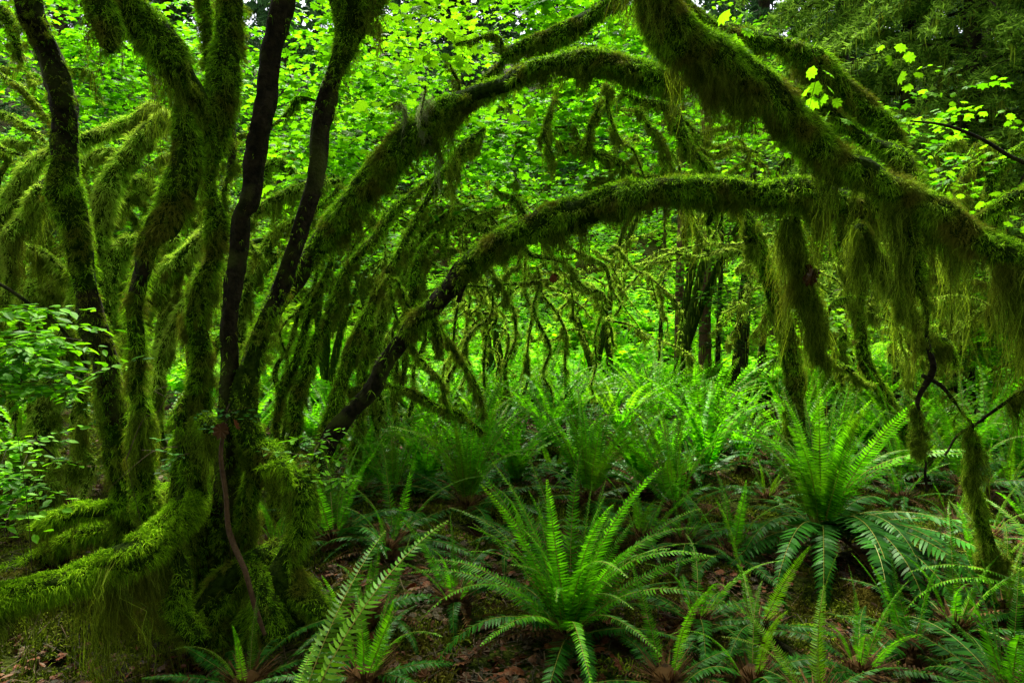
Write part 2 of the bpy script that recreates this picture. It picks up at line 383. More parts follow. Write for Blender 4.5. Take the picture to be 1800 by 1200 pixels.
def sprays(g, O, D, L, nl, size, tmpl, rng, droop=.25, tw=.002, mt=1, ml=0, upj=.35, pairs=True):
    """leafy twigs: origins O, directions D, lengths L, nl leaves each"""
    n = len(O)
    if n == 0: return
    D = norm(D); K = 5; u = np.linspace(0, 1, K)
    bend = rng.normal(0, .12, (n, 3))
    path = lambda t: O[:, None] + (D * L[:, None])[:, None] * t[..., None] + (bend * L[:, None])[:, None] * (t ** 2)[..., None] - np.array([0, 0, 1.]) * (droop * L[:, None] * t ** 2)[..., None]
    P = path(np.broadcast_to(u, (n, K)))
    sd = norm(np.cross(D, rng.normal(0, 1, (n, 3))))
    ribbons(g, P, np.full((n, K), tw) * np.array([1, .9, .8, .6, .3]), sd, mt)
    t = (np.arange(nl)[None] + .6 + .5 * rng.random((n, nl))) / nl
    t = np.clip(t * .85 + .15, 0, 1); lp = path(t)
    side = np.where(np.arange(nl) % 2, 1, -1)[None] * np.ones((n, 1)); hz = np.cross(D, np.array([0, 0, 1.])); hz = norm(hz)
    ax = D[:, None] * (.55 + .3 * rng.random((n, nl, 1))) + hz[:, None] * side[..., None] * (.8 + .3 * rng.random((n, nl, 1))) + np.array([0, 0, -1.]) * (.35 * rng.random((n, nl, 1))) + rng.normal(0, .2, (n, nl, 3))
    nn = np.array([0, 0, 1.]) + rng.normal(0, upj, (n, nl, 3))
    sz = size * (.6 + .6 * rng.random((n, nl)))
    base = lp + norm(ax) * (sz * .35)[..., None]
    # petioles are short: leaf starts a bit off the twig
    place_leaves(g, base.reshape(-1, 3), ax.reshape(-1, 3), nn.reshape(-1, 3), sz.ravel(), tmpl, ml)

def crown(tree, blobs, leaf='leaf', size=.09, tmpl=MAPLE_FAR, nl=9, L=.5, name='crown', gap=.30, seed=1, tw=.003, droop=.25, upj=.35):
    """blobs: (px, py, Y, rx, ry, rz, number of sprays) or world ('w', x,y,z, rx,ry,rz, n)"""
    rng = np.random.default_rng(seed); g = Geo()
    for b in blobs:
        if b[0] == 'w': c = np.array(b[1:4]); rad = np.array(b[4:7]); n = b[7]
        else: c = at(b[0], b[1], b[2]); rad = np.array(b[3:6]); n = b[6]
        v = norm(rng.normal(0, 1, (n, 3))) * rng.random((n, 1)) ** .4
        O = c + v * rad
        # drop some clumps so that light shows through
        keep = vnoise(O[:, 0] * 1.6 + seed, O[:, 2] * 1.6 + O[:, 1] * .7) > gap
        O = O[keep]; O[:, 2] = np.maximum(O[:, 2], gz(O[:, 0], O[:, 1]) + .06)
        a = rng.random(len(O)) * 2 * math.pi
        D = np.stack([np.cos(a), np.sin(a), rng.normal(.08, .22, len(O))], -1)
        sprays(g, O - D * .2 * L, D, L * (.5 + .8 * rng.random(len(O))), nl, size, tmpl, rng, tw=tw, droop=droop, upj=upj)
    return g.build(name, [M[leaf], M['twig']], tree)

# ------------------------------------------------------------------ ground sheet
def build_ground():
    xs = np.concatenate([np.linspace(-60, -9, 40), np.linspace(-8.8, 8.8, 260), np.linspace(9, 60, 40)])
    ys = np.concatenate([np.linspace(-12, 1.4, 20), np.linspace(1.5, 12, 230), np.linspace(12.4, 90, 90)])
    X, Y = np.meshgrid(xs, ys, indexing='ij'); Z = gz(X, Y) + .025 * (vnoise(X * 9, Y * 9) - .5)
    g = Geo(); nx, ny = X.shape
    i = np.arange(nx - 1)[:, None] * ny + np.arange(ny - 1)[None]; i = i.ravel()
    g.add(np.stack([X, Y, Z], -1).reshape(-1, 3), np.stack([i, i + ny, i + ny + 1, i + 1], -1))
    o = g.build('ground', M['ground'], smooth=True); tag(o, 'dark forest floor of brown litter and moss under the ferns', 'ground', kind='structure')
build_ground()

def scatter_ground():
    rng = np.random.default_rng(21)
    # litter: small curled brown leaves
    n = 38000; Y = 2.2 + 11 * rng.random(n) ** 1.5; X = (rng.random(n) - .5) * 2 * (.85 * Y + .5)
    keep = vnoise(X * 1.7 + 3, Y * 1.7) > .30; X, Y = X[keep], Y[keep]; n = len(X)
    a = rng.random(n) * 6.3; A = np.stack([np.cos(a), np.sin(a), rng.normal(0, .25, n)], -1); Nn = np.array([0, 0, 1.]) + rng.normal(0, .45, (n, 3))
    P = np.stack([X, Y, gz(X, Y) + .012 + .02 * rng.random(n)], -1)
    g = Geo(); h = n // 3
    place_leaves(g, P[:h], A[:h], Nn[:h], .035 + .045 * rng.random(h), MAPLE, 0)
    place_leaves(g, P[h:], A[h:], Nn[h:], .012 + .04 * rng.random(n - h) ** 1.5, OVAL, 0)
    m = 9000; Yt = 2.2 + 7 * rng.random(m) ** 1.4; Xt = (rng.random(m) - .5) * 2 * (.85 * Yt + .5); at_ = rng.random(m) * 6.3; Lt = .05 + .2 * rng.random(m) ** 2
    D = np.stack([np.cos(at_), np.sin(at_), 0 * at_], -1); c0 = np.stack([Xt, Yt, gz(Xt, Yt) + .012], -1); c1 = c0 + D * Lt[:, None]; c1[:, 2] = gz(c1[:, 0], c1[:, 1]) + .02 + .03 * rng.random(m)
    ribbons(g, np.stack([c0, (c0 + c1) / 2 + rng.normal(0, .006, (m, 3)), c1], 1), np.full((m, 3), .002), np.cross(D, np.array([0, 0, 1.])), 1)
    tag(g.build('leaf_litter', [M['litter'], M['twig']]), 'reddish brown dead leaves and needles strewn over the floor', 'leaf litter', kind='stuff')
    # ground moss
    n = 130000; Y = 2.0 + 7.5 * rng.random(n) ** 1.3; X = (rng.random(n) - .5) * 2 * (.85 * Y + .5)
    keep = (vnoise(X * 1.7 + 3, Y * 1.7) < .64) & (vnoise(X * 5, Y * 5 + 4) > .3); X, Y = X[keep], Y[keep]; n = len(X); nb = 4
    b0 = np.repeat(np.stack([X, Y, gz(X, Y) + .005], -1), nb, 0); d0 = norm(np.array([0, 0, .5]) + rng.normal(0, .5, (n * nb, 3))); d0[:, 2] = abs(d0[:, 2])
    ln = (.02 + .045 * rng.random(n * nb)) * (.5 + 1.2 * vnoise(b0[:, 0] * 6, b0[:, 1] * 6)); hw = .0024 * np.maximum(1, b0[:, 1] / 4)
    P = np.stack([b0, b0 + d0 * (ln * .6)[:, None], b0 + d0 * ln[:, None] - np.array([0, 0, 1]) * (ln * .35)[:, None]], 1)
    g = Geo(); ribbons(g, P, hw[:, None] * np.array([1, 1.1, .2]), norm(np.cross(d0, rng.normal(0, 1, (n * nb, 3)))))
    tag(g.build('ground_moss', M['moss_floor']), 'low yellow green moss growing over the forest floor', 'moss', kind='stuff')
    # small leafy ground cover on the far hillside
    n = 90000; Y = 11.5 + 26 * rng.random(n) ** 1.25; X = (rng.random(n) - .5) * 2 * (.85 * Y); keep = vnoise(X * .9, Y * .9) > .2; X, Y = X[keep], Y[keep]; n = len(X)
    a = rng.random(n) * 6.3; A = np.stack([np.cos(a), np.sin(a), rng.normal(0, .2, n)], -1); Nn = np.array([0, -.35, 1.]) + rng.normal(0, .35, (n, 3))
    hgt = .08 + .75 * vnoise(X * 1.3 + 40, Y * 1.3) * rng.random(n) ** .4
    g = Geo(); place_leaves(g, np.stack([X, Y, gz(X, Y) + hgt], -1), A, Nn, .13 + .12 * rng.random(n), MAPLE_FAR)
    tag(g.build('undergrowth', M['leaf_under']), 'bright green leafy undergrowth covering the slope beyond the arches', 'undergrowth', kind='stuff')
M['moss_floor'] = mat('floor_moss', (.03, .055, .004), (.14, .19, .008), trans=.2, scale=16, c3=(.10, .085, .010), rough=.9, spec=.08)
scatter_ground()

# ------------------------------------------------------------------ the trees
def tree(name, label, px, Y, cat='tree', group=None):
    x = at(px, 560, Y)[0]; return thing(name, label, cat, (x, Y, float(gz(x, Y))), group)

exec_list = []
# 1 foreground left clump
t1 = tree('mossy_maple_tree', 'many-stemmed mossy maple at the left, a low mossy limb sweeping out from its base', 380, 3.6)
limb(t1, 'trunk', [(40, -160, 3.3, 60, .3, .02), (62, 0, 3.35, 46, .3, .05), (82, 90, 3.4, 46, .25, .04), (106, 200, 3.45, 50, .3, .04), (117, 290, 3.5, 54, .5, .06), (122, 350, 3.5, 84, 1, .1), (140, 410, 3.5, 54, .9, .08), (158, 500, 3.55, 44, .45, .05), (176, 600, 3.6, 48, .4, .08), (193, 700, 3.7, 52, .45, .1), (210, 800, 3.8, 58, .6, .1), (232, 890, 3.9, 72, .9, .06), (250, 1010, 4.0, 110, 1, .03)], label='leftmost leaning trunk with mostly bare dark bark', crook=.4)
limb(t1, 'limb', [(150, -180, 3.0, 60, 1, .1), (165, -40, 3.0, 66, 1, .2), (182, 50, 3.0, 62, 1, .22), (192, 90, 3.0, 30, 1, .22)])
limb(t1, 'limb', [(190, -170, 3.2, 60, 1, .1), (215, -30, 3.2, 84, 1, .25), (242, 50, 3.2, 80, 1, .24), (290, 105, 3.25, 84, 1, .24), (330, 160, 3.35, 80, 1, .16), (358, 210, 3.45, 66, 1, .08), (376, 270, 3.5, 40, 1, .05)], fluff=.045)
limb(t1, 'trunk', [(440, -180, 3.5, 70), (408, 0, 3.5, 66, 1, .14), (396, 100, 3.5, 62, 1, .14), (382, 200, 3.5, 66, 1, .1), (377, 270, 3.5, 40, 1, .06), (377, 340, 3.5, 36, .9, .06), (389, 405, 3.5, 54, 1, .1), (380, 450, 3.5, 38, 1, .06), (364, 510, 3.5, 52, 1, .08), (352, 600, 3.5, 54, 1, .1), (338, 720, 3.5, 60, .8, .08), (334, 850, 3.5, 72, .6, .08), (345, 980, 3.55, 110, .7, .06), (345, 1100, 3.6, 150, 1, .03)], fluff=.04)
limb(t1, 'trunk', [(352, -170, 3.6, 30, 1, .1), (358, 0, 3.6, 30, 1, .12), (362, 120, 3.6, 28, 1, .1), (372, 210, 3.55, 34, 1, .05)], drape=.1)
limb(t1, 'trunk', [(325, 190, 3.3, 40, 1, .05), (318, 250, 3.3, 64, 1, .1), (308, 330, 3.3, 84, 1, .12), (290, 390, 3.3, 90, 1, .14), (275, 425, 3.3, 60, 1, .14), (258, 470, 3.3, 34, .3, 0), (240, 540, 3.35, 38, .6, .06), (246, 640, 3.4, 40, .6, .12), (256, 740, 3.5, 40, .5, .12), (260, 850, 3.6, 46, .5, .06), (272, 980, 3.7, 66, 1, .03)], fluff=.05)
limb(t1, 'trunk', [(545, -160, 3.1, 44, .1, 0), (508, 0, 3.15, 38, .1, 0), (481, 90, 3.2, 37, 0, 0), (463, 190, 3.2, 36, 0, 0), (447, 290, 3.25, 38, .05, 0), (438, 350, 3.25, 36, .05, 0), (424, 375, 3.25, 28, .05, 0), (415, 440, 3.3, 34, .05, 0), (401, 540, 3.3, 28, .05, 0), (396, 640, 3.35, 34, .1, .0), (396, 760, 3.4, 44, .3, .05), (390, 900, 3.45, 56, .5, .05), (385, 1060, 3.5, 90, .9, .02)], label='bare dark bark trunk leaning right', crook=.35)
limb(t1, 'trunk', [(680, -170, 3.3, 92, 1, .1), (628, -20, 3.3, 100, 1, .22), (606, 60, 3.3, 78, 1, .22), (584, 120, 3.3, 38, .5, .12), (560, 220, 3.35, 32, .05, 0), (548, 318, 3.35, 33, .05, 0), (522, 400, 3.35, 30, .1, 0), (496, 495, 3.4, 34, .15, 0), (468, 570, 3.4, 44, .6, .05), (445, 660, 3.4, 50, .6, .06), (436, 740, 3.4, 58, .5, .05), (452, 805, 3.4, 66, .9, .08), (434, 880, 3.45, 44, .9, .12), (424, 960, 3.5, 50, .9, .06), (415, 1060, 3.55, 90, 1, .03)], label='dark trunk bent at its middle', crook=.35)
limb(t1, 'limb', [(402, 165, 3.6, 16, .1, 0), (404, 230, 3.6, 16, .1, 0), (408, 262, 3.6, 20, .4, .03), (396, 330, 3.6, 16, .6, .05), (392, 410, 3.55, 20, .8, .05)])
limb(t1, 'root', [(455, 790, 3.35, 56, 1, .06), (495, 838, 3.3, 56, 1, .2), (524, 868, 3.3, 70, 1, .24), (524, 925, 3.3, 60, 1, .16), (512, 978, 3.3, 66, 1, .06), (500, 1030, 3.3, 120, 1, .06), (500, 1080, 3.3, 165, 1, .05), (505, 1130, 3.3, 180, 1, .03)], fluff=.05, tufts=2.5)
limb(t1, 'root', [(545, 830, 3.35, 30, 1, .05), (545, 880, 3.35, 44, 1, .16), (530, 930, 3.35, 40, 1, .1)])
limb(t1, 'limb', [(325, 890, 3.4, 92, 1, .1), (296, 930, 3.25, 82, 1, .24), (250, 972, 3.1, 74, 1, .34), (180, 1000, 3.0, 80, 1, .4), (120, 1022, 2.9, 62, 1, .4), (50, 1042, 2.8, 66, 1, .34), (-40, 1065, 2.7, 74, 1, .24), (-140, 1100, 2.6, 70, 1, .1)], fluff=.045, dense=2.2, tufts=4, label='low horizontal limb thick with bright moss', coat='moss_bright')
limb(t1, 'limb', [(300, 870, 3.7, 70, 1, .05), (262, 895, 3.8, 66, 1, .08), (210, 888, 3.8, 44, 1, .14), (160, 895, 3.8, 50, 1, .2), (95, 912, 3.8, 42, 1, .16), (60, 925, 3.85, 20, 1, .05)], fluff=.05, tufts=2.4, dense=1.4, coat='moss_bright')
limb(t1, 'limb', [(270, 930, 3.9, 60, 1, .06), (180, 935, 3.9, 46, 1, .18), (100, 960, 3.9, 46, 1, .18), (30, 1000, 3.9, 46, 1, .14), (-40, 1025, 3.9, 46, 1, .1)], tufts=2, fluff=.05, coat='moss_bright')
limb(t1, 'root', [(480, 960, 3.4, 60, 1, .04), (440, 990, 3.3, 70, 1, .06), (400, 1040, 3.3, 110, 1, .05), (380, 1100, 3.3, 130, 1, .03)], fluff=.04)
limb(t1, 'trunk', [(405, 640, 3.55, 26, 1, .05), (418, 760, 3.5, 44, .9, .1), (416, 880, 3.5, 46, .9, .12), (412, 1000, 3.5, 60, 1, .04)])
limb(t1, 'root', [(300, 930, 3.3, 50, 1, .06), (322, 990, 3.2, 46, 1, .1), (318, 1050, 3.15, 56, 1, .06), (345, 1120, 3.1, 70, 1, .03)], fluff=.04, crook=2)
limb(t1, 'root', [(430, 985, 3.3, 34, 1, .08), (462, 1010, 3.2, 50, 1, .06), (452, 1065, 3.15, 66, 1, .04), (480, 1130, 3.1, 80, 1, .02)], fluff=.04, crook=2)
limb(t1, 'root', [(470, 820, 3.2, 34, 1, .12), (500, 815, 3.2, 40, 1, .2), (515, 850, 3.2, 30, 1, .16)], fluff=.05, coat='moss_bright', tufts=3)
limb(t1, 'root', [(520, 1040, 3.2, 70, 1, .05), (560, 1060, 3.15, 60, 1, .04), (590, 1110, 3.1, 40, 1, .02)], fluff=.04)
limb(t1, 'knot', [(330, 700, 3.45, 30, 1, .1), (322, 735, 3.4, 46, 1, .12), (335, 770, 3.45, 30, 1, .08)], fluff=.045, tufts=3)
limb(t1, 'knot', [(352, 730, 3.35, 34, 1, .14), (375, 745, 3.3, 46, 1, .2), (385, 780, 3.3, 26, 1, .12)], fluff=.045, tufts=4)
limb(t1, 'knot', [(270, 905, 3.5, 40, 1, .06), (262, 880, 3.5, 50, 1, .08), (278, 860, 3.55, 30, 1, .03)], fluff=.05, coat='moss_bright')
crown(t1, [('w', -2.3, 3.9, 5.0, 1.8, 1.6, .8, 110), ('w', -.6, 3.8, 5.6, 1.6, 1.4, .7, 80)], tmpl=MAPLE_FAR, seed=5, size=.11)

# 2 lower arch
t2 = tree('arching_maple_tree', 'mossy maple whose bare dark trunk rises right into the lower arch', 575, 4.6)
limb(t2, 'trunk', [(560, 850, 4.7, 40, .5, .03), (590, 770, 4.65, 34, .1, 0), (640, 690, 4.6, 30, 0, 0), (700, 612, 4.5, 30, .1, 0), (738, 560, 4.4, 46, .7, .06), (775, 523, 4.35, 38, .2, .02), (815, 488, 4.3, 42, .15, 0), (842, 458, 4.25, 52, .9, .08), (890, 425, 4.2, 62, 1, .16), (950, 389, 4.15, 66, 1, .18), (1020, 360, 4.1, 64, 1, .16), (1100, 341, 4.0, 68, 1, .18), (1200, 331, 3.95, 72, 1, .22), (1290, 332, 3.9, 70, 1, .24), (1380, 345, 3.85, 76, 1, .24), (1480, 362, 3.8, 72, 1, .32), (1590, 385, 3.75, 70, 1, .48), (1700, 430, 3.7, 60, 1, .36)], fluff=.045, dense=1.3, tufts=2.4)
limb(t2, 'limb', [(752, 548, 4.4, 30, 1, .06), (766, 590, 4.4, 34, 1, .12), (768, 625, 4.4, 20, .7, .06)], label='short hanging stub')
limb(t2, 'limb', [(758, 548, 4.5, 20, 1, .05), (796, 592, 4.7, 20, 1, .08), (821, 646, 4.9, 20, 1, .08), (843, 690, 5.0, 22, 1, .06), (848, 735, 5.1, 18, 1, .03)])
limb(t2, 'limb', [(820, 490, 4.3, 10, 0, 0), (806, 530, 4.3, 8, 0, 0)], moss=0)
limb(t2, 'limb', [(1388, 390, 3.85, 30, 1, .3), (1408, 470, 3.85, 32, .9, .34), (1430, 535, 3.85, 30, .9, .3), (1438, 590, 3.85, 24, 1, .3), (1448, 640, 3.85, 12, 1, .12)], tufts=4, label='hanging branch ending in a long moss beard')
limb(t2, 'limb', [(1448, 620, 3.85, 18, 1, .06), (1490, 650, 3.9, 20, 1, .06), (1528, 678, 3.95, 14, 1, .03)])
limb(t2, 'limb', [(1250, 370, 3.95, 30, 1, .15), (1240, 400, 3.95, 18, 1, .15)])
for (x0, y0, x1, y1, dr_) in ((963, 200, 965, 245, .16), (1040, 190, 1036, 240, .14)):
    pass

# 3 upper arch
t3 = tree('arching_maple_tree', 'mossy maple whose thick limb makes the upper arch from left to top centre', 430, 4.3)
limb(t3, 'trunk', [(380, 900, 4.6, 44, .9, .03), (415, 720, 4.5, 36, .9, .05), (450, 600, 4.4, 30, .5, .03), (505, 515, 4.3, 28, .1, 0), (545, 455, 4.2, 34, .3, .02), (580, 405, 4.15, 64, 1, .1), (620, 355, 4.1, 80, 1, .14), (665, 300, 4.05, 84, 1, .18), (712, 255, 4.0, 92, 1, .2), (760, 215, 4.0, 78, 1, .24), (820, 178, 4.0, 54, 1, .12), (890, 143, 3.95, 50, 1, .08), (960, 118, 3.9, 56, 1, .08), (1040, 108, 3.8, 60, 1, .12), (1120, 118, 3.75, 66, 1, .1), (1200, 150, 3.7, 60, 1, .1)], fluff=.042, dense=1.3, tufts=2.2)
limb(t3, 'limb', [(720, 220, 4.0, 16, 1, .05), (700, 185, 3.95, 12, 1, .18), (680, 190, 3.95, 10, 1, .22)], beard='beard_pale', tufts=5)
limb(t3, 'limb', [(735, 230, 3.9, 10, 1, .1), (742, 180, 3.9, 9, 1, .2), (748, 150, 3.9, 6, .5, .02)], beard='beard_pale', tufts=5)
limb(t3, 'limb', [(812, 170, 4.1, 10, 1, .03), (800, 140, 4.1, 16, 1, .05), (793, 115, 4.1, 8, 1, .02)])
limb(t3, 'limb', [(760, 240, 4.0, 30, 1, .2), (780, 290, 4.0, 16, 1, .15)], beard='beard_pale', tufts=5)

# 4 big right-hand tree
t4 = tree('mossy_maple_tree', 'large mossy maple at right, its thickest limb falling from top centre to the right edge', 2080, 3.4)
limb(t4, 'limb', [(1026, -202, 3.1, 85, 1, 0.16), (1116, -72, 3.15, 96, 1, 0.17), (1171, 28, 3.2, 93, 1, 0.19), (1241, 93, 3.25, 87, 1, 0.19), (1316, 153, 3.3, 87, 1, 0.23), (1391, 213, 3.3, 90, 1, 0.27), (1456, 268, 3.3, 87, 1, 0.27), (1536, 313, 3.25, 81, 1, 0.23), (1606, 348, 3.2, 85, 1, 0.22), (1676, 393, 3.1, 78, 1, 0.23), (1736, 433, 3.0, 74, 1, 0.23), (1806, 458, 2.95, 85, 1, 0.22), (1900, 540, 3.0, 120, 1, 0.20), (2020, 700, 3.2, 130, 1, 0.08), (2080, 900, 3.4, 150, 1, 0.04), (2090, 1150, 3.5, 190, 1, 0.02)], fluff=.05, dense=1.4, tufts=3, label='thickest limb, crossing from top centre down to the right edge')
limb(t4, 'limb', [(1160, -60, 3.9, 40, 1, .1), (1225, 40, 3.9, 44, 1, .12), (1290, 78, 3.9, 50, 1, .14), (1370, 88, 3.9, 50, 1, .14), (1430, 118, 3.85, 54, 1, .16), (1480, 160, 3.8, 56, 1, .18), (1545, 205, 3.7, 54, 1, .1), (1580, 270, 3.6, 44, 1, .1), (1600, 330, 3.4, 40, 1, .08)], fluff=.045)
limb(t4, 'limb', [(1290, 100, 3.7, 30, 1, .1), (1370, 150, 3.7, 46, 1, .16), (1440, 195, 3.65, 46, 1, .16), (1500, 232, 3.6, 40, 1, .14), (1570, 275, 3.5, 50, 1, .1), (1610, 330, 3.35, 50, 1, .1)], fluff=.045)
limb(t4, 'limb', [(1200, -90, 4.2, 40, 1, .1), (1110, -20, 4.3, 46, 1, .12), (1050, 28, 4.4, 50, 1, .16), (1000, 58, 4.45, 44, 1, .14), (940, 72, 4.5, 34, 1, .08), (890, 92, 4.5, 28, 1, .06), (868, 70, 4.5, 14, 1, .05), (845, 62, 4.5, 16, 1, .06), (800, 78, 4.5, 18, 1, .08)])
limb(t4, 'limb', [(888, 95, 4.5, 24, 1, .05), (868, 125, 4.5, 24, 1, .05), (830, 155, 4.5, 14, 1, .03)])
limb(t4, 'limb', [(1520, 400, 3.4, 40, 1, .25), (1560, 480, 3.6, 36, 1, .2), (1600, 550, 3.6, 34, 1, .16), (1635, 590, 3.6, 28, 1, .12), (1665, 600, 3.6, 26, 1, .1), (1680, 640, 3.6, 16, 1, .08)], tufts=3.5)
limb(t4, 'limb', [(1600, 400, 3.2, 34, 1, .3), (1610, 480, 3.2, 34, 1, .32), (1620, 550, 3.2, 16, .8, .12), (1618, 620, 3.2, 10, 0, 0), (1626, 658, 3.2, 11, 0, 0), (1614, 705, 3.2, 9, .1, 0), (1622, 745, 3.2, 18, 1, .12), (1618, 775, 3.2, 16, 1, .10), (1626, 800, 3.2, 6, .2, .02), (1622, 835, 3.2, 5, 0, 0), (1630, 862, 3.2, 4, 0, 0)], label='thin dark twig hanging with one moss bob', tufts=4)
limb(t4, 'limb', [(1620, 658, 3.2, 8, 0, 0), (1655, 685, 3.2, 7, 0, 0), (1668, 697, 3.2, 18, 1, .14), (1684, 712, 3.2, 8, .5, .10), (1692, 740, 3.25, 6, .1, 0), (1700, 760, 3.3, 30, 1, .07), (1718, 785, 3.3, 30, 1, .08), (1726, 815, 3.3, 12, .8, .12), (1710, 840, 3.35, 22, 1, .1), (1722, 900, 3.4, 34, 1, .06), (1735, 960, 3.45, 40, 1, .04), (1740, 1000, 3.5, 50, 1, .02)], tufts=4)
limb(t4, 'limb', [(1840, 330, 3.3, 44, 1, .12), (1780, 350, 3.35, 40, 1, .14), (1745, 368, 3.4, 28, 1, .14), (1700, 385, 3.45, 20, 1, .08), (1660, 372, 3.5, 14, 1, .04)])
limb(t4, 'limb', [(1820, 680, 3.2, 8, .2, 0), (1770, 700, 3.25, 8, .6, .14), (1720, 740, 3.3, 5, 0, 0), (1660, 800, 3.3, 4, 0, 0)], tufts=2)
limb(t4, 'limb', [(1830, 620, 3.2, 30, 1, .3), (1775, 640, 3.25, 20, 1, .25), (1740, 655, 3.3, 9, 1, .15)], tufts=2)
crown(t4, [('w', 1.2, 3.8, 5.2, 2.2, 1.6, .8, 110), ('w', 2.8, 3.2, 4.4, 1.4, 1.4, .8, 80)], seed=6, size=.11)

# 5 middle clump: stems fanning right behind the foreground trunk
t5 = tree('leaning_maple_tree', 'clump of mossy stems fanning up right just behind the bent dark trunk', 530, 5.4)
limb(t5, 'trunk', [(478, 900, 5.3, 34), (483, 780, 5.2, 27), (496, 675, 5.2, 25), (521, 612, 5.2, 25, .7), (537, 558, 5.2, 28), (575, 479, 5.2, 27), (583, 437, 5.2, 19)], drape=.06)
limb(t5, 'trunk', [(508, 900, 5.1, 39), (514, 792, 5.1, 34), (537, 675, 5.1, 36), (567, 583, 5.1, 34), (596, 496, 5.1, 30), (633, 446, 5.1, 28), (658, 417, 5.15, 27), (692, 371, 5.2, 27), (733, 333, 5.3, 23), (800, 290, 5.4, 23), (840, 235, 5.5, 20)], drape=.07)
limb(t5, 'trunk', [(555, 900, 4.9, 47), (567, 771, 4.9, 39), (600, 667, 4.9, 39), (617, 600, 4.9, 34), (650, 533, 4.9, 30), (671, 487, 4.9, 27), (692, 454, 4.9, 27), (733, 383, 4.95, 25), (767, 325, 5.0, 23), (800, 280, 5.1, 19)], drape=.07)
limb(t5, 'trunk', [(620, 880, 6.0, 31), (625, 790, 6.0, 27), (633, 675, 6.0, 27), (650, 600, 6.0, 25), (668, 520, 6.0, 23), (700, 470, 6.0, 19)], drape=.08)
limb(t5, 'trunk', [(690, 720, 5.8, 19), (712, 600, 5.8, 22), (722, 520, 5.8, 28), (746, 446, 5.8, 30), (767, 412, 5.8, 19)], drape=.08)
limb(t5, 'limb', [(455, 640, 5.0, 20), (470, 560, 5.0, 23), (500, 470, 5.1, 22), (540, 400, 5.2, 19), (600, 330, 5.4, 16)], drape=.06)
limb(t5, 'limb', [(683, 490, 4.7, 11), (692, 550, 4.7, 14), (708, 583, 4.7, 12), (733, 621, 4.75, 14), (767, 667, 4.8, 17), (779, 700, 4.9, 20), (821, 735, 5.0, 19)], drape=.06)
limb(t5, 'limb', [(695, 490, 5.1, 12), (717, 533, 5.1, 14), (735, 552, 5.1, 12)], drape=.06)
limb(t5, 'limb', [(610, 690, 5.2, 22), (650, 683, 5.2, 19), (692, 687, 5.2, 20), (733, 700, 5.15, 20), (767, 717, 5.1, 20), (817, 735, 5.0, 20), (848, 760, 5.0, 14)], drape=.14)
crown(t5, [(640, 180, 6.2, 1.0, .8, .6, 120), (560, 330, 6.6, .8, .7, .6, 100), (760, 300, 6.6, .9, .8, .5, 80), ('w', -.9, 5.6, 4.6, 1.6, 1, .9, 150)], seed=8)

# 6 bent trees further back, centre-left
t6 = tree('leaning_maple_tree', 'far mossy maple bending right above the lower arch with drooping pale moss', 680, 7.0)
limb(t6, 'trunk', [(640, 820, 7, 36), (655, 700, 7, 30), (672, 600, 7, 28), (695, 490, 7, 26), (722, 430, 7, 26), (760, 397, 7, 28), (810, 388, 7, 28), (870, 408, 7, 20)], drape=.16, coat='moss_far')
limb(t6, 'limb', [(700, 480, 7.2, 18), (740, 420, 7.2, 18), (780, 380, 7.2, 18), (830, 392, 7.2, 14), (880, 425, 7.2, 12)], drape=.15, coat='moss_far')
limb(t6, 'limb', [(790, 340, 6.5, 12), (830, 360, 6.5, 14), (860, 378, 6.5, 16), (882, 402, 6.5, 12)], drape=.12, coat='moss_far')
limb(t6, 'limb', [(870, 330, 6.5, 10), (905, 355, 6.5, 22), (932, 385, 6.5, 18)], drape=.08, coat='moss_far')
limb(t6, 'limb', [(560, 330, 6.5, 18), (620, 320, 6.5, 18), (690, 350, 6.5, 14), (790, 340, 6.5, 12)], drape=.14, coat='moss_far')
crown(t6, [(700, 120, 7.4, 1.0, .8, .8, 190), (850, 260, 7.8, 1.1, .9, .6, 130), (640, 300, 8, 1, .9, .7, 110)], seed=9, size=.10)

t7 = tree('bent_maple_tree', 'mossy maple with arching limbs seen through the gap left of the dark bent trunk', 440, 6.0)
limb(t7, 'trunk', [(425, 860, 6, 40), (428, 740, 6, 36), (420, 600, 6, 34), (425, 500, 6, 34), (446, 455, 6, 36), (475, 429, 6, 36), (502, 406, 6, 32), (540, 380, 6, 22)], drape=.2, coat='moss_far')
limb(t7, 'limb', [(424, 420, 5.7, 20), (446, 383, 5.7, 30), (483, 354, 5.7, 32), (525, 335, 5.7, 28), (600, 322, 5.8, 22)], drape=.2, coat='moss_far')
limb(t7, 'limb', [(470, 380, 6.8, 16), (466, 320, 6.8, 30), (484, 290, 6.8, 30), (510, 305, 6.8, 24), (532, 322, 6.8, 14)], drape=.12, coat='moss_far')
limb(t7, 'limb', [(410, 250, 6, 8, .6), (440, 238, 6, 8, .6), (490, 222, 6, 12), (515, 195, 6, 20), (530, 175, 6, 22), (560, 180, 6, 6, .3)], drape=.08)
limb(t7, 'limb', [(640, 480, 6, 0.1), (650, 470, 6, .1)], moss=0)
crown(t7, [(440, 150, 8, .9, .8, .8, 60), (530, 250, 8, .9, .8, .8, 100), (580, 420, 8, 1, .8, .6, 110), (280, 90, 8, 1.2, .8, .7, 100)], seed=10, size=.10)

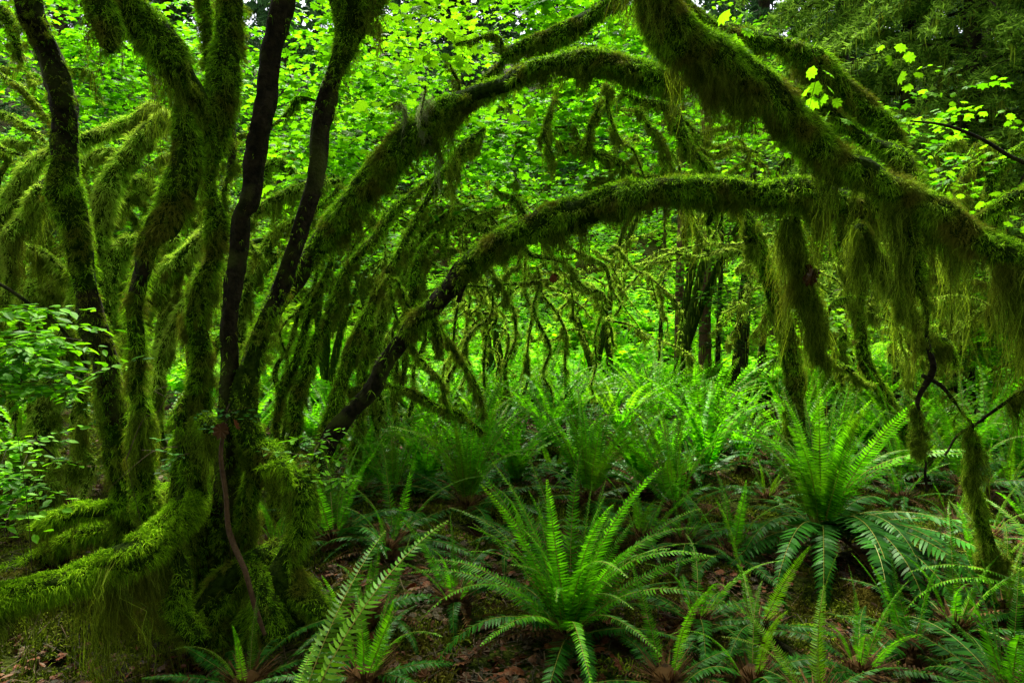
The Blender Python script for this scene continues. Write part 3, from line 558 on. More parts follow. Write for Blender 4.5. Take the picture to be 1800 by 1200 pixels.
# 8 left background, mossy branches, their lit look in the coat colour
t8 = tree('mossy_maple_tree', 'bushy mossy maple behind the leftmost trunk, its plump limbs forking up to one point', 180, 5.2)
cf = dict(coat='moss_far', fluff=.05)
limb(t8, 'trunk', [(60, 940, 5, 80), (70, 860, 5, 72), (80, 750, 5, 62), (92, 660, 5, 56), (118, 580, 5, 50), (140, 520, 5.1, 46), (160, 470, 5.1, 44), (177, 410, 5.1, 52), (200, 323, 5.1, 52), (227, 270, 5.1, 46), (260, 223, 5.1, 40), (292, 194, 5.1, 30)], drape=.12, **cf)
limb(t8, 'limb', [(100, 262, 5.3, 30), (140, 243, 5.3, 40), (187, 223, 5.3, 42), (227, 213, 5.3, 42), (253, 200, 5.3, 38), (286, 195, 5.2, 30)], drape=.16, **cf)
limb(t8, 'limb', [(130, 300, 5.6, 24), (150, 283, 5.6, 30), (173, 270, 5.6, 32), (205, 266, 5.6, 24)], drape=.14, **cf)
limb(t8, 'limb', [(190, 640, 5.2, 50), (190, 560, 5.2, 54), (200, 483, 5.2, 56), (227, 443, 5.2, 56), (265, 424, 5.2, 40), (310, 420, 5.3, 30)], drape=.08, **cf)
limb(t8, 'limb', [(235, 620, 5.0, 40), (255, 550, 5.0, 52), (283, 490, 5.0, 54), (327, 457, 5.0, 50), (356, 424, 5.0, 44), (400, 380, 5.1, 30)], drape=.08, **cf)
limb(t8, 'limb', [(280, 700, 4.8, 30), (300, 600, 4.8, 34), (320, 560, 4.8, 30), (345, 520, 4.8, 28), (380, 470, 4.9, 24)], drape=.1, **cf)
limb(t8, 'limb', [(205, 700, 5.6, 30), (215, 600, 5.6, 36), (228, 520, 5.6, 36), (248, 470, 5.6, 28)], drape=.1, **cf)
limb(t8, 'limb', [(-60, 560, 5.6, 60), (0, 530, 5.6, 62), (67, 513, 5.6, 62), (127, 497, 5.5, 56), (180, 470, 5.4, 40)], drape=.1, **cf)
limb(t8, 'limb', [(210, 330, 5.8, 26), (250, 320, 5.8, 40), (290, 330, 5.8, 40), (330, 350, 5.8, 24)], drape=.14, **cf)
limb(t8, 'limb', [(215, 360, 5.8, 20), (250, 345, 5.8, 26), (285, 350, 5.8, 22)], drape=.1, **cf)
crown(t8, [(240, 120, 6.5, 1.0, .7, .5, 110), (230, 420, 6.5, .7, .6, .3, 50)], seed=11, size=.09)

t9 = tree('mossy_maple_tree', 'mossy maple at the left edge with drooping limbs and curtains of moss', -40, 4.9)
limb(t9, 'trunk', [(-60, 900, 4.9, 60), (-50, 700, 4.8, 56), (-20, 500, 4.8, 54), (0, 400, 4.8, 52), (33, 323, 4.8, 50), (67, 283, 4.8, 44), (100, 262, 4.8, 34)], drape=.24, **cf)
limb(t9, 'limb', [(5, 560, 4.6, 20), (14, 470, 4.6, 34), (22, 410, 4.6, 42), (43, 377, 4.6, 44), (73, 337, 4.6, 40), (100, 310, 4.7, 30)], drape=.26, **cf)
limb(t9, 'limb', [(30, 435, 5, 20), (57, 433, 5, 24), (87, 450, 5, 24), (130, 492, 5, 20)], drape=.2, **cf)
limb(t9, 'limb', [(-30, 196, 5, 14), (0, 200, 5, 16), (33, 213, 5, 17), (60, 233, 5, 17), (84, 255, 5, 14)], drape=.06, **cf)
limb(t9, 'limb', [(-10, 120, 5.2, 12), (20, 150, 5.2, 12), (50, 177, 5.2, 13), (85, 212, 5.2, 10)], drape=.05, **cf)
limb(t9, 'limb', [(-20, 245, 5, 16), (0, 253, 5, 17), (27, 270, 5, 17), (60, 277, 5, 14)], drape=.08, **cf)
limb(t9, 'limb', [(-20, 10, 4.6, 30), (10, 30, 4.6, 34), (30, 80, 4.6, 26), (38, 110, 4.6, 14)], drape=.15)
crown(t9, [(40, 60, 6.5, .9, .7, .5, 80), (150, 160, 7, .8, .7, .5, 80), (30, 620, 6.5, .8, .6, .5, 80)], seed=12, size=.09)

t10 = tree('mossy_maple_tree', 'small mossy snag hung with pale moss between the left-hand trunks', 145, 4.3, cat='snag')
limb(t10, 'trunk', [(150, 960, 4.3, 24), (160, 870, 4.3, 16), (158, 820, 4.3, 12), (140, 793, 4.3, 10), (127, 760, 4.3, 8), (140, 735, 4.3, 4, .3)], drape=.14, coat='moss_far', tufts=2)
limb(t10, 'limb', [(158, 822, 4.3, 10), (130, 815, 4.3, 18), (98, 812, 4.3, 24), (90, 805, 4.3, 12)], drape=.14, coat='moss_far', tufts=2)
limb(t10, 'limb', [(100, 810, 4.3, 4, .2), (85, 785, 4.3, 3, 0), (62, 768, 4.3, 3, 0)], moss=.1)

# 11 branches between the two arches
t11 = tree('mossy_maple_tree', 'mossy maple branches hanging between the two big arches at centre', 1200, 6.2)
limb(t11, 'trunk', [(1420, 900, 6.3, 60), (1400, 700, 6.3, 50), (1370, 560, 6.2, 44), (1330, 430, 6.0, 40), (1260, 320, 5.8, 34), (1225, 285, 5.6, 30), (1205, 240, 5.5, 30), (1180, 200, 5.5, 32), (1140, 180, 5.5, 26), (1090, 165, 5.5, 20)], drape=.16)
limb(t11, 'limb', [(985, 250, 5.3, 10), (1010, 258, 5.3, 18), (1050, 272, 5.3, 30), (1085, 288, 5.3, 28), (1125, 310, 5.4, 16), (1190, 318, 5.6, 16), (1240, 318, 5.8, 16)], drape=.1)
limb(t11, 'limb', [(1125, 195, 5.3, 14), (1150, 230, 5.3, 22), (1172, 268, 5.3, 20), (1195, 305, 5.4, 20), (1225, 330, 5.6, 16)], drape=.12)
limb(t11, 'limb', [(1195, 205, 5.6, 14), (1225, 232, 5.6, 18), (1255, 235, 5.6, 18), (1283, 222, 5.6, 14)], drape=.12)
limb(t11, 'limb', [(1230, 262, 5.8, 14), (1280, 266, 5.8, 14), (1335, 268, 5.8, 10)], drape=.06)
limb(t11, 'limb', [(1072, 150, 4.6, 20), (1078, 190, 4.6, 20), (1095, 230, 4.6, 8), (1118, 275, 4.6, 12), (1135, 315, 4.6, 5)], drape=.08)
limb(t11, 'limb', [(1055, 175, 4.7, 6), (1040, 210, 4.7, 22), (1035, 250, 4.7, 14), (1025, 275, 4.7, 5)], drape=.1)
limb(t11, 'limb', [(975, 175, 4.7, 6), (968, 210, 4.7, 22), (955, 250, 4.7, 18), (975, 285, 4.7, 5)], drape=.18, tufts=1.6)
limb(t11, 'limb', [(985, 250, 4.7, 7), (1000, 270, 4.7, 10), (1010, 262, 4.7, 9), (1025, 245, 4.7, 6)], drape=.06)
limb(t11, 'limb', [(872, 200, 5.5, 10), (886, 185, 5.5, 14), (902, 190, 5.5, 10)], drape=.08)
limb(t11, 'limb', [(790, 330, 5, 10), (805, 285, 5, 30), (830, 250, 5, 30), (855, 225, 5, 12)], drape=.14)
crown(t11, [(900, 250, 6.3, .9, .7, .5, 90), (1050, 200, 6.8, .9, .8, .5, 110), (1100, 40, 6.5, 1.0, .8, .6, 110), (1240, 200, 7, .8, .8, .5, 90), (1180, 290, 7.5, 1, .8, .3, 60), (950, 20, 6, .9, .8, .4, 80)], seed=13, size=.10)

# 12..14 twisted little stems under the lower arch
t12 = tree('twisted_maple_tree', 'thicket of twisted mossy stems under the left part of the lower arch', 900, 8.5)
for s_ in ([(860, 700, 8.5, 12), (852, 604, 8.5, 12), (870, 566, 8.5, 14), (858, 513, 8.5, 14), (840, 470, 8.5, 10)],
           [(870, 566, 8.5, 10), (885, 607, 8.5, 9), (890, 690, 8.5, 9)],
           [(896, 700, 8.3, 14), (896, 601, 8.3, 14), (899, 554, 8.3, 16), (887, 513, 8.3, 16), (880, 450, 8.3, 10)],
           [(921, 720, 8.2, 14), (920, 612, 8.2, 14), (925, 554, 8.2, 14), (917, 502, 8.2, 16), (925, 450, 8.2, 10)],
           [(968, 720, 7.5, 14), (965, 630, 7.5, 14), (963, 598, 7.5, 14), (952, 560, 7.5, 16), (946, 513, 7.5, 15), (943, 467, 7.5, 10)],
           [(812, 531, 8.5, 10), (835, 551, 8.5, 12), (858, 578, 8.5, 12)],
           [(823, 496, 8.5, 12), (850, 519, 8.5, 12), (861, 545, 8.5, 10)],
           [(852, 604, 8.5, 8), (870, 630, 8.5, 8), (872, 660, 8.5, 6)],
           [(800, 520, 8.8, 8), (830, 560, 8.8, 9), (826, 640, 8.8, 9)]):
    limb(t12, 'limb', s_, drape=.12, coat='moss_far')
t13 = tree('twisted_maple_tree', 'mossy stems with two branches drooping right under the centre of the lower arch', 1010, 8.0)
for s_ in ([(993, 720, 8, 14), (992, 612, 8, 12), (990, 583, 8, 14), (975, 540, 8, 14), (950, 513, 8, 14), (930, 480, 8, 12)],
           [(992, 481, 8, 10), (998, 540, 8, 10), (1008, 565, 8, 8)],
           [(1045, 700, 8, 10), (1045, 600, 8, 10), (1048, 537, 8, 12), (1030, 500, 7.6, 10)],
           [(1048, 537, 8, 10), (1062, 577, 8, 12), (1080, 610, 8, 10)],
           [(975, 400, 7, 10), (993, 432, 7, 15), (1016, 449, 7, 16), (1060, 470, 7, 16), (1074, 502, 7, 12), (1083, 525, 7, 8), (1081, 554, 7, 9)],
           [(915, 430, 6.6, 12), (946, 440, 6.6, 18), (969, 452, 6.6, 18), (998, 475, 6.6, 18), (1022, 505, 6.6, 20), (1051, 516, 6.6, 18), (1066, 534, 6.6, 12)],
           [(960, 520, 8, 10), (1000, 530, 8, 9), (1040, 560, 8, 7)],
           [(952, 590, 8.2, 8), (985, 600, 8.2, 8), (1010, 580, 8.2, 7), (1040, 585, 8.2, 6)]):
    limb(t13, 'limb', s_, drape=.1, coat='moss_far')
t14 = tree('spreading_maple_tree', 'mossy tree with long level branches over the far ferns, right of centre', 1385, 9.0)
for s_ in ([(1400, 760, 9, 26), (1395, 620, 9, 22), (1398, 520, 9, 20), (1385, 468, 9, 18), (1330, 455, 9, 16), (1260, 445, 9, 14), (1214, 449, 9, 14), (1179, 455, 9, 12), (1135, 470, 9, 11), (1083, 483, 9, 7)],
           [(1214, 447, 9, 10), (1179, 452, 9, 10), (1140, 470, 9, 9), (1100, 505, 9, 9), (1085, 520, 9, 6)],
           [(1385, 460, 9, 12), (1340, 425, 9, 14), (1290, 438, 9, 12), (1240, 435, 9, 10), (1180, 445, 9, 9), (1140, 463, 9, 6)],
           [(1395, 540, 9, 10), (1350, 500, 9, 10), (1300, 520, 9, 8), (1270, 560, 9, 7)],
           [(1360, 430, 9.2, 16), (1330, 435, 9.2, 26), (1290, 432, 9.2, 18)]):
    limb(t14, 'limb' if s_[0][0] != 1400 else 'trunk', s_, drape=.14, coat='moss_far', tufts=1.3)
t15 = tree('mossy_maple_tree', 'upright mossy trunk among the ferns behind the hanging branches on the right', 1500, 6.6)
for s_ in ([(1610, 800, 6.4, 40), (1570, 710, 6.4, 34), (1530, 640, 6.4, 32), (1510, 560, 6.4, 34), (1492, 490, 6.4, 40), (1478, 430, 6.4, 44), (1480, 380, 6.4, 36)],
           [(1480, 680, 5.8, 12), (1478, 600, 5.8, 26), (1480, 585, 5.8, 22)],
           [(1460, 600, 5.9, 8), (1462, 550, 5.9, 16), (1475, 530, 5.9, 18), (1500, 522, 5.9, 12)],
           [(1510, 540, 6.4, 12), (1545, 510, 6.4, 14), (1590, 500, 6.4, 10)],
           [(1480, 440, 6.2, 14), (1560, 450, 6.2, 20), (1620, 460, 6.2, 24), (1650, 500, 6.2, 24), (1680, 535, 6.2, 20), (1672, 580, 6.2, 8)]):
    limb(t15, 'limb' if s_[0][1] != 800 else 'trunk', s_, drape=.12)
crown(t15, [(1500, 560, 7.5, .9, .7, .4, 70), (1650, 480, 8, 1, .7, .4, 70)], seed=15, size=.09)

def tangle(t, x0, x1, y0, y1, Y0, Y1, n, w=(5, 12), seed=0, coat='moss_far', lean=0., drape=.09):
    rng = np.random.default_rng(seed + 300)
    for i in range(n):
        px, py, Y = rng.uniform(x0, x1), rng.uniform(y0, y1), rng.uniform(Y0, Y1); a = rng.uniform(-.6, 1.2) + lean; wd = rng.uniform(*w); st = rng.uniform(.6, 1.2); dr_ = rng.choice([-1, 1]); P = []
        nseg = int(rng.integers(3, 6))
        for q in range(nseg + 1):
            P.append((px, py, Y, wd * (1 - .6 * q / nseg) + 1.5))
            px += dr_ * math.cos(a) * 34 * st; py += math.sin(a) * 34 * st; a += rng.uniform(-.35, .95) if math.sin(a) < .9 else rng.uniform(-.9, .2); Y += rng.normal(0, .12)
        limb(t, 'branch', P, coat=coat, drape=drape, seed=int(seed * 100 + i), tufts=1.3)
tangle(t12, 800, 940, 430, 560, 7.6, 9.0, 9, seed=1)
tangle(t13, 930, 1090, 430, 560, 7.2, 8.6, 8, seed=2)
tangle(t6, 660, 880, 330, 520, 6.2, 7.6, 12, seed=3)
tangle(t11, 850, 1350, 150, 320, 5.6, 7.5, 11, seed=4, coat='moss')
tangle(t5, 480, 760, 300, 520, 5.6, 6.8, 5, seed=5)
tangle(t8, 130, 400, 230, 560, 5.4, 6.8, 14, seed=6, drape=.14)
tangle(t9, -30, 120, 100, 480, 5.2, 6.6, 12, seed=7, drape=.14)
tangle(t15, 1380, 1720, 420, 600, 5.6, 7.6, 18, seed=8, drape=.12)
tangle(t14, 1120, 1400, 430, 540, 8.0, 9.6, 6, seed=9)
def arcs(t, bx0, bx1, by, Y0, Y1, n, span, top, seed=0, w=(14, 30), coat='moss_far', drape=.1, sgn=1):
    rng = np.random.default_rng(seed + 600)
    for i in range(n):
        bx, Y = rng.uniform(bx0, bx1), rng.uniform(Y0, Y1); sp = span * rng.uniform(.6, 1.2) * sgn; tp = rng.uniform(*top); wd = rng.uniform(*w); P = []
        for q in range(7):
            f = q / 6; ang = f * rng.uniform(1.75, 1.95)
            P.append((bx + sp * (1 - math.cos(ang)) , by - (by - tp) * math.sin(ang), Y + .5 * f * rng.normal(0, 1) * .2, wd * (1 - .55 * f)))
        limb(t, 'limb', P, coat=coat, drape=drape, seed=int(seed * 50 + i), tufts=1.2, crook=1.5)
arcs(t8, 60, 300, 800, 5.6, 7.2, 9, 150, (250, 470), seed=1)
arcs(t9, -160, 60, 800, 5.6, 7.0, 9, 150, (230, 450), seed=2)
arcs(t5, 460, 640, 780, 6.4, 7.5, 3, 170, (300, 480), seed=3, drape=.08)
arcs(t6, 620, 800, 760, 7.0, 8.5, 9, 170, (330, 500), seed=4, w=(12, 22))
arcs(t15, 1420, 1700, 760, 6.6, 8.5, 6, 120, (380, 520), seed=5, sgn=-1, w=(12, 22))
arcs(t11, 1060, 1300, 420, 6.5, 8, 4, 120, (170, 260), seed=6, sgn=-1, w=(10, 20))
t16 = tree('mossy_maple_tree', 'mossy leaning tree with tangled limbs at the right edge below the conifers', 1790, 6.5)
limb(t16, 'trunk', [(1840, 800, 6.5, 50), (1810, 600, 6.5, 40), (1770, 460, 6.5, 34), (1745, 380, 6.5, 30), (1740, 310, 6.5, 26), (1790, 260, 6.5, 22), (1850, 230, 6.5, 18)], drape=.2)
tangle(t16, 1640, 1800, 240, 560, 5.6, 7.4, 16, seed=10, drape=.16, coat='moss')
crown(t16, [(1680, 330, 6.5, .8, .7, .4, 40), (1600, 220, 7, .6, .6, .4, 26)], seed=17, size=.10)

# straight far trunks
def pole(label, px, py0, py1, Y, w0, w1, lean=0, group=None, mk='bark_red', cr=None):
    t = tree('slender_tree', label, px, Y, group=group)
    b = at(px, py1, Y); r0 = w0 * .5 * Y / F; r1 = w1 * .5 * Y / F
    top = at(px + lean, py0, Y); base = np.array([b[0], Y, float(gz(b[0], Y)) - .05])
    A = np.array([[*base, r0 * 1.25], [*(base * .7 + top * .3), r0], [*(base * .4 + top * .6 + np.array([.03 * Y * .1, 0, 0])), (r0 + r1) / 2], [*top, r1]])
    S = spline(A, .25); g = Geo(); tube(g, S[:, :3], S[:, 3], 9, 0, lump=.12, seed=px)
    g.build('trunk', M[mk], t, smooth=True)
    rng = np.random.default_rng(int(px)); g = Geo()
    n = 500; i = rng.integers(0, len(S), n); a = rng.random(n) * 6.3
    nn = np.stack([np.cos(a), np.sin(a), 0 * a], -1); b0 = S[i, :3] + nn * S[i, 3:4] * .95; L_ = .05 + .2 * rng.random(n) ** 2
    P = np.stack([b0, b0 + nn * .03 + np.array([0, 0, -1.]) * (L_ * .4)[:, None], b0 + nn * .02 + np.array([0, 0, -1.]) * L_[:, None]], 1)
    ribbons(g, P, np.full((n, 3), .006) * np.array([1, 1, .2]), np.stack([-np.sin(a), np.cos(a), 0 * a], -1)); g.build('hanging_moss', M['beard'], t)
    if cr: crown(t, cr, seed=int(px), size=.12, leaf='leaf_far', L=.6)
    return t
pole('straight thick red-brown trunk under the lower arch, right of centre', 1240, 60, 600, 12, 20, 17, cr=[('w', 3.6, 13, 6, 2, 1.5, 1.2, 160)])
pole('straight thinner red-brown trunk just left of the thick one', 1195, 60, 600, 12.5, 15, 12, cr=[('w', 2.2, 13.5, 6.5, 2, 1.5, 1.2, 160)])
pole('thin dark stem left of the two red-brown trunks', 1160, 250, 600, 13, 7, 4, lean=8, mk='bark')
pole('thin leaning dark stem between the two red-brown trunks', 1217, 250, 600, 13, 6, 5, lean=-22, mk='bark')
pole('slim dark stem right of the thick red-brown trunk', 1262, 250, 600, 12, 8, 5, lean=6, mk='bark')
pole('pale leaning stem, first of the group right of the red-brown trunks', 1290, 200, 590, 11.5, 14, 8, lean=40, mk='bark')
pole('curved stem in the middle of the group right of the red-brown trunks', 1306, 200, 590, 12, 14, 8, lean=20, mk='bark')
pole('right-hand stem of the group beside the far dark bush', 1330, 200, 590, 12.5, 10, 6, lean=60, mk='bark')

# ------------------------------------------------------------------ the wood goes on behind and above the camera
def far_wood():
    rng = np.random.default_rng(45); g = Geo(); n = 26000
    Y = 38 + 12 * rng.random(n); X = (rng.random(n) - .5) * 1.9 * Y; top = 17 + 14 * vnoise(X * .35, X * 0 + 3) + 0 * Y
    Z = gz(X, Y) + top * rng.random(n) ** .85
    k = vnoise(X * .5 + 7, Z * .5) > .25; P = np.stack([X, Y, Z], -1)[k]; m = len(P)
    place_leaves(g, P, rng.normal(0, 1, (m, 3)) + np.array([0, 0, -1.2]), rng.normal(0, 1, (m, 3)) + np.array([0, 0, 1.]), .5 + .5 * rng.random(m), MAPLE_FAR)
    tag(g.build('forest', M['needle_far']), 'far dark wood closing the view behind the slope', 'forest', kind='stuff')
far_wood()
def wood_behind():  # unseen leaves and trunks added to keep sky light off the foreground
    rng = np.random.default_rng(44); g = Geo(); n = 9000
    a = R(100) + R(160) * rng.random(n) ; rad = 7 + 7 * rng.random(n); z = 12 * rng.random(n) ** .9
    a = -a + R(90) + R(0)
    X = np.cos(a) * rad; Y = np.sin(a) * rad
    P = np.stack([X, Y, z + gz(X, Y)], -1)
    n2 = 3600; X2 = rng.uniform(-8, 8, n2); Y2 = rng.uniform(-9, 2.6, n2); P2 = np.stack([X2, Y2, 6.4 + 2.6 * rng.random(n2)], -1)
    P = np.vstack([P, P2]); m = len(P)
    place_leaves(g, P, rng.normal(0, 1, (m, 3)), rng.normal(0, 1, (m, 3)) + np.array([0, 0, .8]), .35 + .3 * rng.random(m), MAPLE_FAR)
    for k in range(26):
        aa = R(90) - R(100 + 160 * (k + rng.random() * .8) / 26); r_ = 8 + 6 * rng.random(); x, y = math.cos(aa) * r_, math.sin(aa) * r_
        S = spline(np.array([[x, y, -.2, .22], [x + rng.normal(0, .3), y, 5, .17], [x + rng.normal(0, .6), y, 12, .06]]), .5); tube(g, S[:, :3], S[:, 3], 8, 1)
    tag(g.build('forest', [M['leaf_dark'], M['bark']]), 'unseen rest of the dark leafy wood, added around and above the viewpoint for shade', 'forest', kind='stuff')
wood_behind()

# ------------------------------------------------------------------ conifers
def conifer(label, px, Y, top_z, r0, nbr, blen, needle='needle', group=None, z0=1.5, dens=1., name='conifer_tree', seed=0, nw=.010):
    rng = np.random.default_rng(seed + int(px) + 7777)
    t = tree(name, label, px, Y, group=group); x = t.location[0]; zb = t.location[2]
    n = 10; zz = np.linspace(zb - .1, top_z, n); A = np.stack([x + .1 * rng.normal(0, 1, n).cumsum() * .3, Y + 0 * zz, zz, r0 * (1 - .75 * np.linspace(0, 1, n))], -1)
    S = spline(A, .4); g = Geo(); tube(g, S[:, :3], S[:, 3], 10, 0, lump=.14, seed=px); tr = g.build('trunk', M['bark'], t, smooth=True)
    g = Geo(); gb = g
    zs = zb + z0 + (top_z - zb - z0) * rng.random(nbr); a = rng.random(nbr) * 6.3; fr = (zs - zb) / (top_z - zb)
    L_ = blen * (1.1 - fr * .8) * (.6 + .6 * rng.random(nbr))
    D = np.stack([np.cos(a), np.sin(a), .1 + 0 * a], -1)
    xb = np.interp(zs, S[:, 2], S[:, 0]); O = np.stack([xb, np.full(nbr, Y), zs], -1)
    u = np.linspace(0, 1, 7); P = O[:, None] + D[:, None] * (L_[:, None] * u)[..., None]
    P[..., 2] -= (L_[:, None] * (.55 * u ** 1.8)) * (.5 + rng.random((nbr, 1)))
    sd = norm(np.cross(D, np.array([0, 0, 1.])))
    ribbons(gb, P, np.full((nbr, 7), .022) * (1.15 - u)[None], np.tile(np.array([0, 0, 1.]), (nbr, 1)), 1)
    ribbons(gb, P, np.full((nbr, 7), .022) * (1.15 - u)[None], sd, 1)
    
    # twiglets with needles
    nt_ = int(46 * dens); tt = .12 + .88 * rng.random((nbr, nt_)); k = np.clip((tt * 6).astype(int), 0, 5); f = tt * 6 - k
    bi = np.arange(nbr)[:, None]; b0 = P[bi, k] * (1 - f)[..., None] + P[bi, k + 1] * f[..., None]
    sg = np.where(rng.random((nbr, nt_)) < .5, -1, 1)[..., None]
    d = sd[:, None] * sg * (.7 + .4 * rng.random((nbr, nt_, 1))) + D[:, None] * .6 + np.array([0, 0, -1.]) * (.25 + .7 * rng.random((nbr, nt_, 1))) + rng.normal(0, .15, (nbr, nt_, 3)); d = norm(d)
    ln = (.12 + .5 * (1 - tt) * .55 + .1 * rng.random((nbr, nt_))) * L_[:, None] * .42
    b0 = b0.reshape(-1, 3); d = d.reshape(-1, 3); ln = ln.ravel(); m_ = len(b0)
    nn = 9; s_ = np.linspace(.05, 1, nn); c = b0[:, None] + d[:, None] * (ln[:, None] * s_)[..., None]; c[..., 2] -= (ln[:, None] * .3 * s_ ** 2)
    c = c.reshape(-1, 3); dd = np.repeat(d, nn, 0); l2 = np.repeat(ln, nn); q = len(c)
    sdn = norm(np.cross(dd, rng.normal(0, 1, (q, 3)) + np.array([0, 0, 1.5])))
    nd = norm(dd * .5 + sdn * np.where(rng.random(q) < .5, -1, 1)[:, None]); nl_ = (.05 + .05 * rng.random(q)) * (Y / 9) ** .7
    P2 = np.stack([c, c + nd * nl_[:, None]], 1); w_ = nw * (Y / 9)
    ribbons(g, P2, np.stack([np.full(q, w_), np.full(q, w_ * .3)], 1), norm(np.cross(nd, rng.normal(0, 1, (q, 3)))))
    g.build('crown', [M[needle], M['bark']], t)
    # moss curtains on the branches
    if Y < 16:
        g = Geo(); q = nbr * 60; b = rng.integers(0, nbr, q); tt = rng.random(q); k = np.clip((tt * 6).astype(int), 0, 5); f = (tt * 6 - k)[:, None]
        b0 = P[b, k] * (1 - f) + P[b, k + 1] * f; L2 = .06 + .35 * vnoise(b * 3.3, tt * 9) * rng.random(q)
        P3 = np.stack([b0, b0 - np.array([0, 0, 1]) * (L2 * .5)[:, None] + rng.normal(0, .01, (q, 3)), b0 - np.array([0, 0, 1]) * L2[:, None]], 1)
        a2 = rng.random(q) * 3.14; ribbons(g, P3, np.array([[.006, .006, .001]]) * np.ones((q, 1)), np.stack([np.cos(a2), np.sin(a2), 0 * a2], -1)); g.build('hanging_moss', M['beard'], t)
    return t
conifer('dark conifer with broad mossy trunk at top right', 1690, 9.0, 9.5, .17, 100, 2.6, z0=1.8, dens=1.25)
conifer('dark conifer left of the broad one at top right', 1592, 10.0, 10, .15, 100, 2.6, z0=2.0, seed=2, dens=1.25)
conifer('conifer cut by the right edge behind the big mossy limb', 1830, 8.5, 9, .2, 90, 2.4, z0=1.4, seed=4, dens=1.25)
conifer('conifer with drooping boughs over the top between the right-hand limbs', 1470, 11.5, 13, .16, 110, 2.8, z0=2.8, seed=5, dens=1.25)
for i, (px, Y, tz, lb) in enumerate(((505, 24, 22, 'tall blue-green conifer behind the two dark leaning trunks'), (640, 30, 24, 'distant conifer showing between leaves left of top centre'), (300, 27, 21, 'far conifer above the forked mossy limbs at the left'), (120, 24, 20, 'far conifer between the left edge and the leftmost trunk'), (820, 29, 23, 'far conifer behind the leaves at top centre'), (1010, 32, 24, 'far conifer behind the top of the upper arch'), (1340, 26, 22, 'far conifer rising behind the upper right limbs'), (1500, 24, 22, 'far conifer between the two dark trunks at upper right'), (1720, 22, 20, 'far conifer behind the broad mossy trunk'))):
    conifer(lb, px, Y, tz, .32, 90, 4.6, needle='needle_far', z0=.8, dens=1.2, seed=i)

# ------------------------------------------------------------------ background maples
bgl = [(700, 11, 5.0, 'bright leafy maple behind the upper arch, left of centre'), (880, 12, 4.2, 'bright leafy maple between the arches at centre'), (1050, 13, 4.4, 'bright leafy maple between the arches, right of centre'),
       (1190, 11, 4.6, 'bright leafy maple behind the thick limb'), (560, 12, 4.6, 'leafy maple behind the two dark leaning trunks'), (330, 11, 4.2, 'leafy maple behind the central mossy trunk'), (180, 10, 3.6, 'leafy maple behind the leftmost trunk'),
       (30, 9.5, 3.2, 'leafy maple at the left edge'), (1400, 14, 4.0, 'leafy maple far behind the hanging branches'), (1620, 12.5, 2.6, 'leafy maple in front of the right-hand conifers'), (950, 18, 6.5, 'distant maple up the slope at centre'), (640, 18, 6.5, 'distant maple up the slope left of centre'), (1250, 19, 6.5, 'distant maple up the slope behind the straight trunks'), (400, 17, 6, 'distant maple up the slope on the left')]
for i, (px, Y, hgt, lb) in enumerate(bgl):
    rng = np.random.default_rng(100 + i); t = tree('vine_maple', lb, px, Y); x, z = t.location[0], t.location[2]
    for k in range(3):
        dx = rng.normal(0, .9); A = [[x + rng.normal(0, .15), Y, z - .05, .06], [x + dx * .4, Y + rng.normal(0, .2), z + hgt * .35, .05], [x + dx, Y + rng.normal(0, .4), z + hgt * .7, .035], [x + dx * 2, Y, z + hgt * (.85 + .1 * rng.random()), .015]]
        S = spline(np.array(A), .15); g = Geo(); tube(g, S[:, :3], S[:, 3] * 1.3, 7, 0, lump=.2, seed=i * 3 + k); g.build('trunk', M['moss_core'], t, smooth=True)
        g = Geo(); n = 900; ii = rng.integers(0, len(S), n); b0 = S[ii, :3] + rng.normal(0, .03, (n, 3)); L_ = .04 + .25 * rng.random(n) ** 2
        a = rng.random(n) * 3.1; ribbons(g, np.stack([b0, b0 - np.array([0, 0, 1]) * (L_ * .5)[:, None], b0 - np.array([0, 0, 1]) * L_[:, None]], 1), np.array([[.008, .008, .001]]) * np.ones((n, 1)), np.stack([np.cos(a), np.sin(a), 0 * a], -1)); g.build('hanging_moss', M['beard'], t)
    bl = []
    for k in range(11):
        bl.append(('w', x + rng.normal(0, 1.2), Y + rng.normal(0, .8), z + hgt * (.35 + .75 * rng.random()), .95, .8, .38, 36))
    crown(t, bl, leaf='leaf_far', size=.078 * max(1, Y / 12), L=.6, nl=12, gap=.40, seed=200 + i)

# ------------------------------------------------------------------ shrubs
def shrub(label, px, Y, blobs, leaf='leaf_shrub', size=.05, L=.3, nl=11, seed=1, tw=.0015, name='leafy_shrub', tmpl=OVAL, droop=.15, stems=1, upj=.25):
    t = tree(name, label, px, Y, cat='shrub'); rng = np.random.default_rng(seed + 900)
    g = Geo(); b = t.location; prev = (b[0], b[1] + .1, b[2] - .02)
    for bl in blobs:
        c = at(bl[0], bl[1], bl[2])
        for k in range(1):
            e = c + rng.normal(0, .5, 3) * np.array(bl[3:6]); q = np.array([prev, (np.array(prev) + e) / 2 + np.array([rng.normal(0, .03), .05, .06]), e]); prev = tuple(e)
            S = spline(np.hstack([q, np.array([[.0022], [.0015], [.0008]])]), .06); tube(g, S[:, :3], S[:, 3], 5)
    g.build('stem', M['twig'], t)
    crown(t, blobs, leaf=leaf, size=size, tmpl=tmpl, nl=nl, L=L, seed=seed, tw=tw, name='foliage', droop=droop, upj=upj)
    return t
shrub('bright green leafy shrub at the left edge, its leaves in flat layered sprays', 20, 2.9, [(40, 600, 2.8, .20, .2, .10, 34), (-20, 640, 2.7, .18, .2, .12, 22), (60, 665, 2.9, .20, .2, .08, 26), (10, 550, 2.9, .16, .2, .06, 10)], seed=31, size=.062)
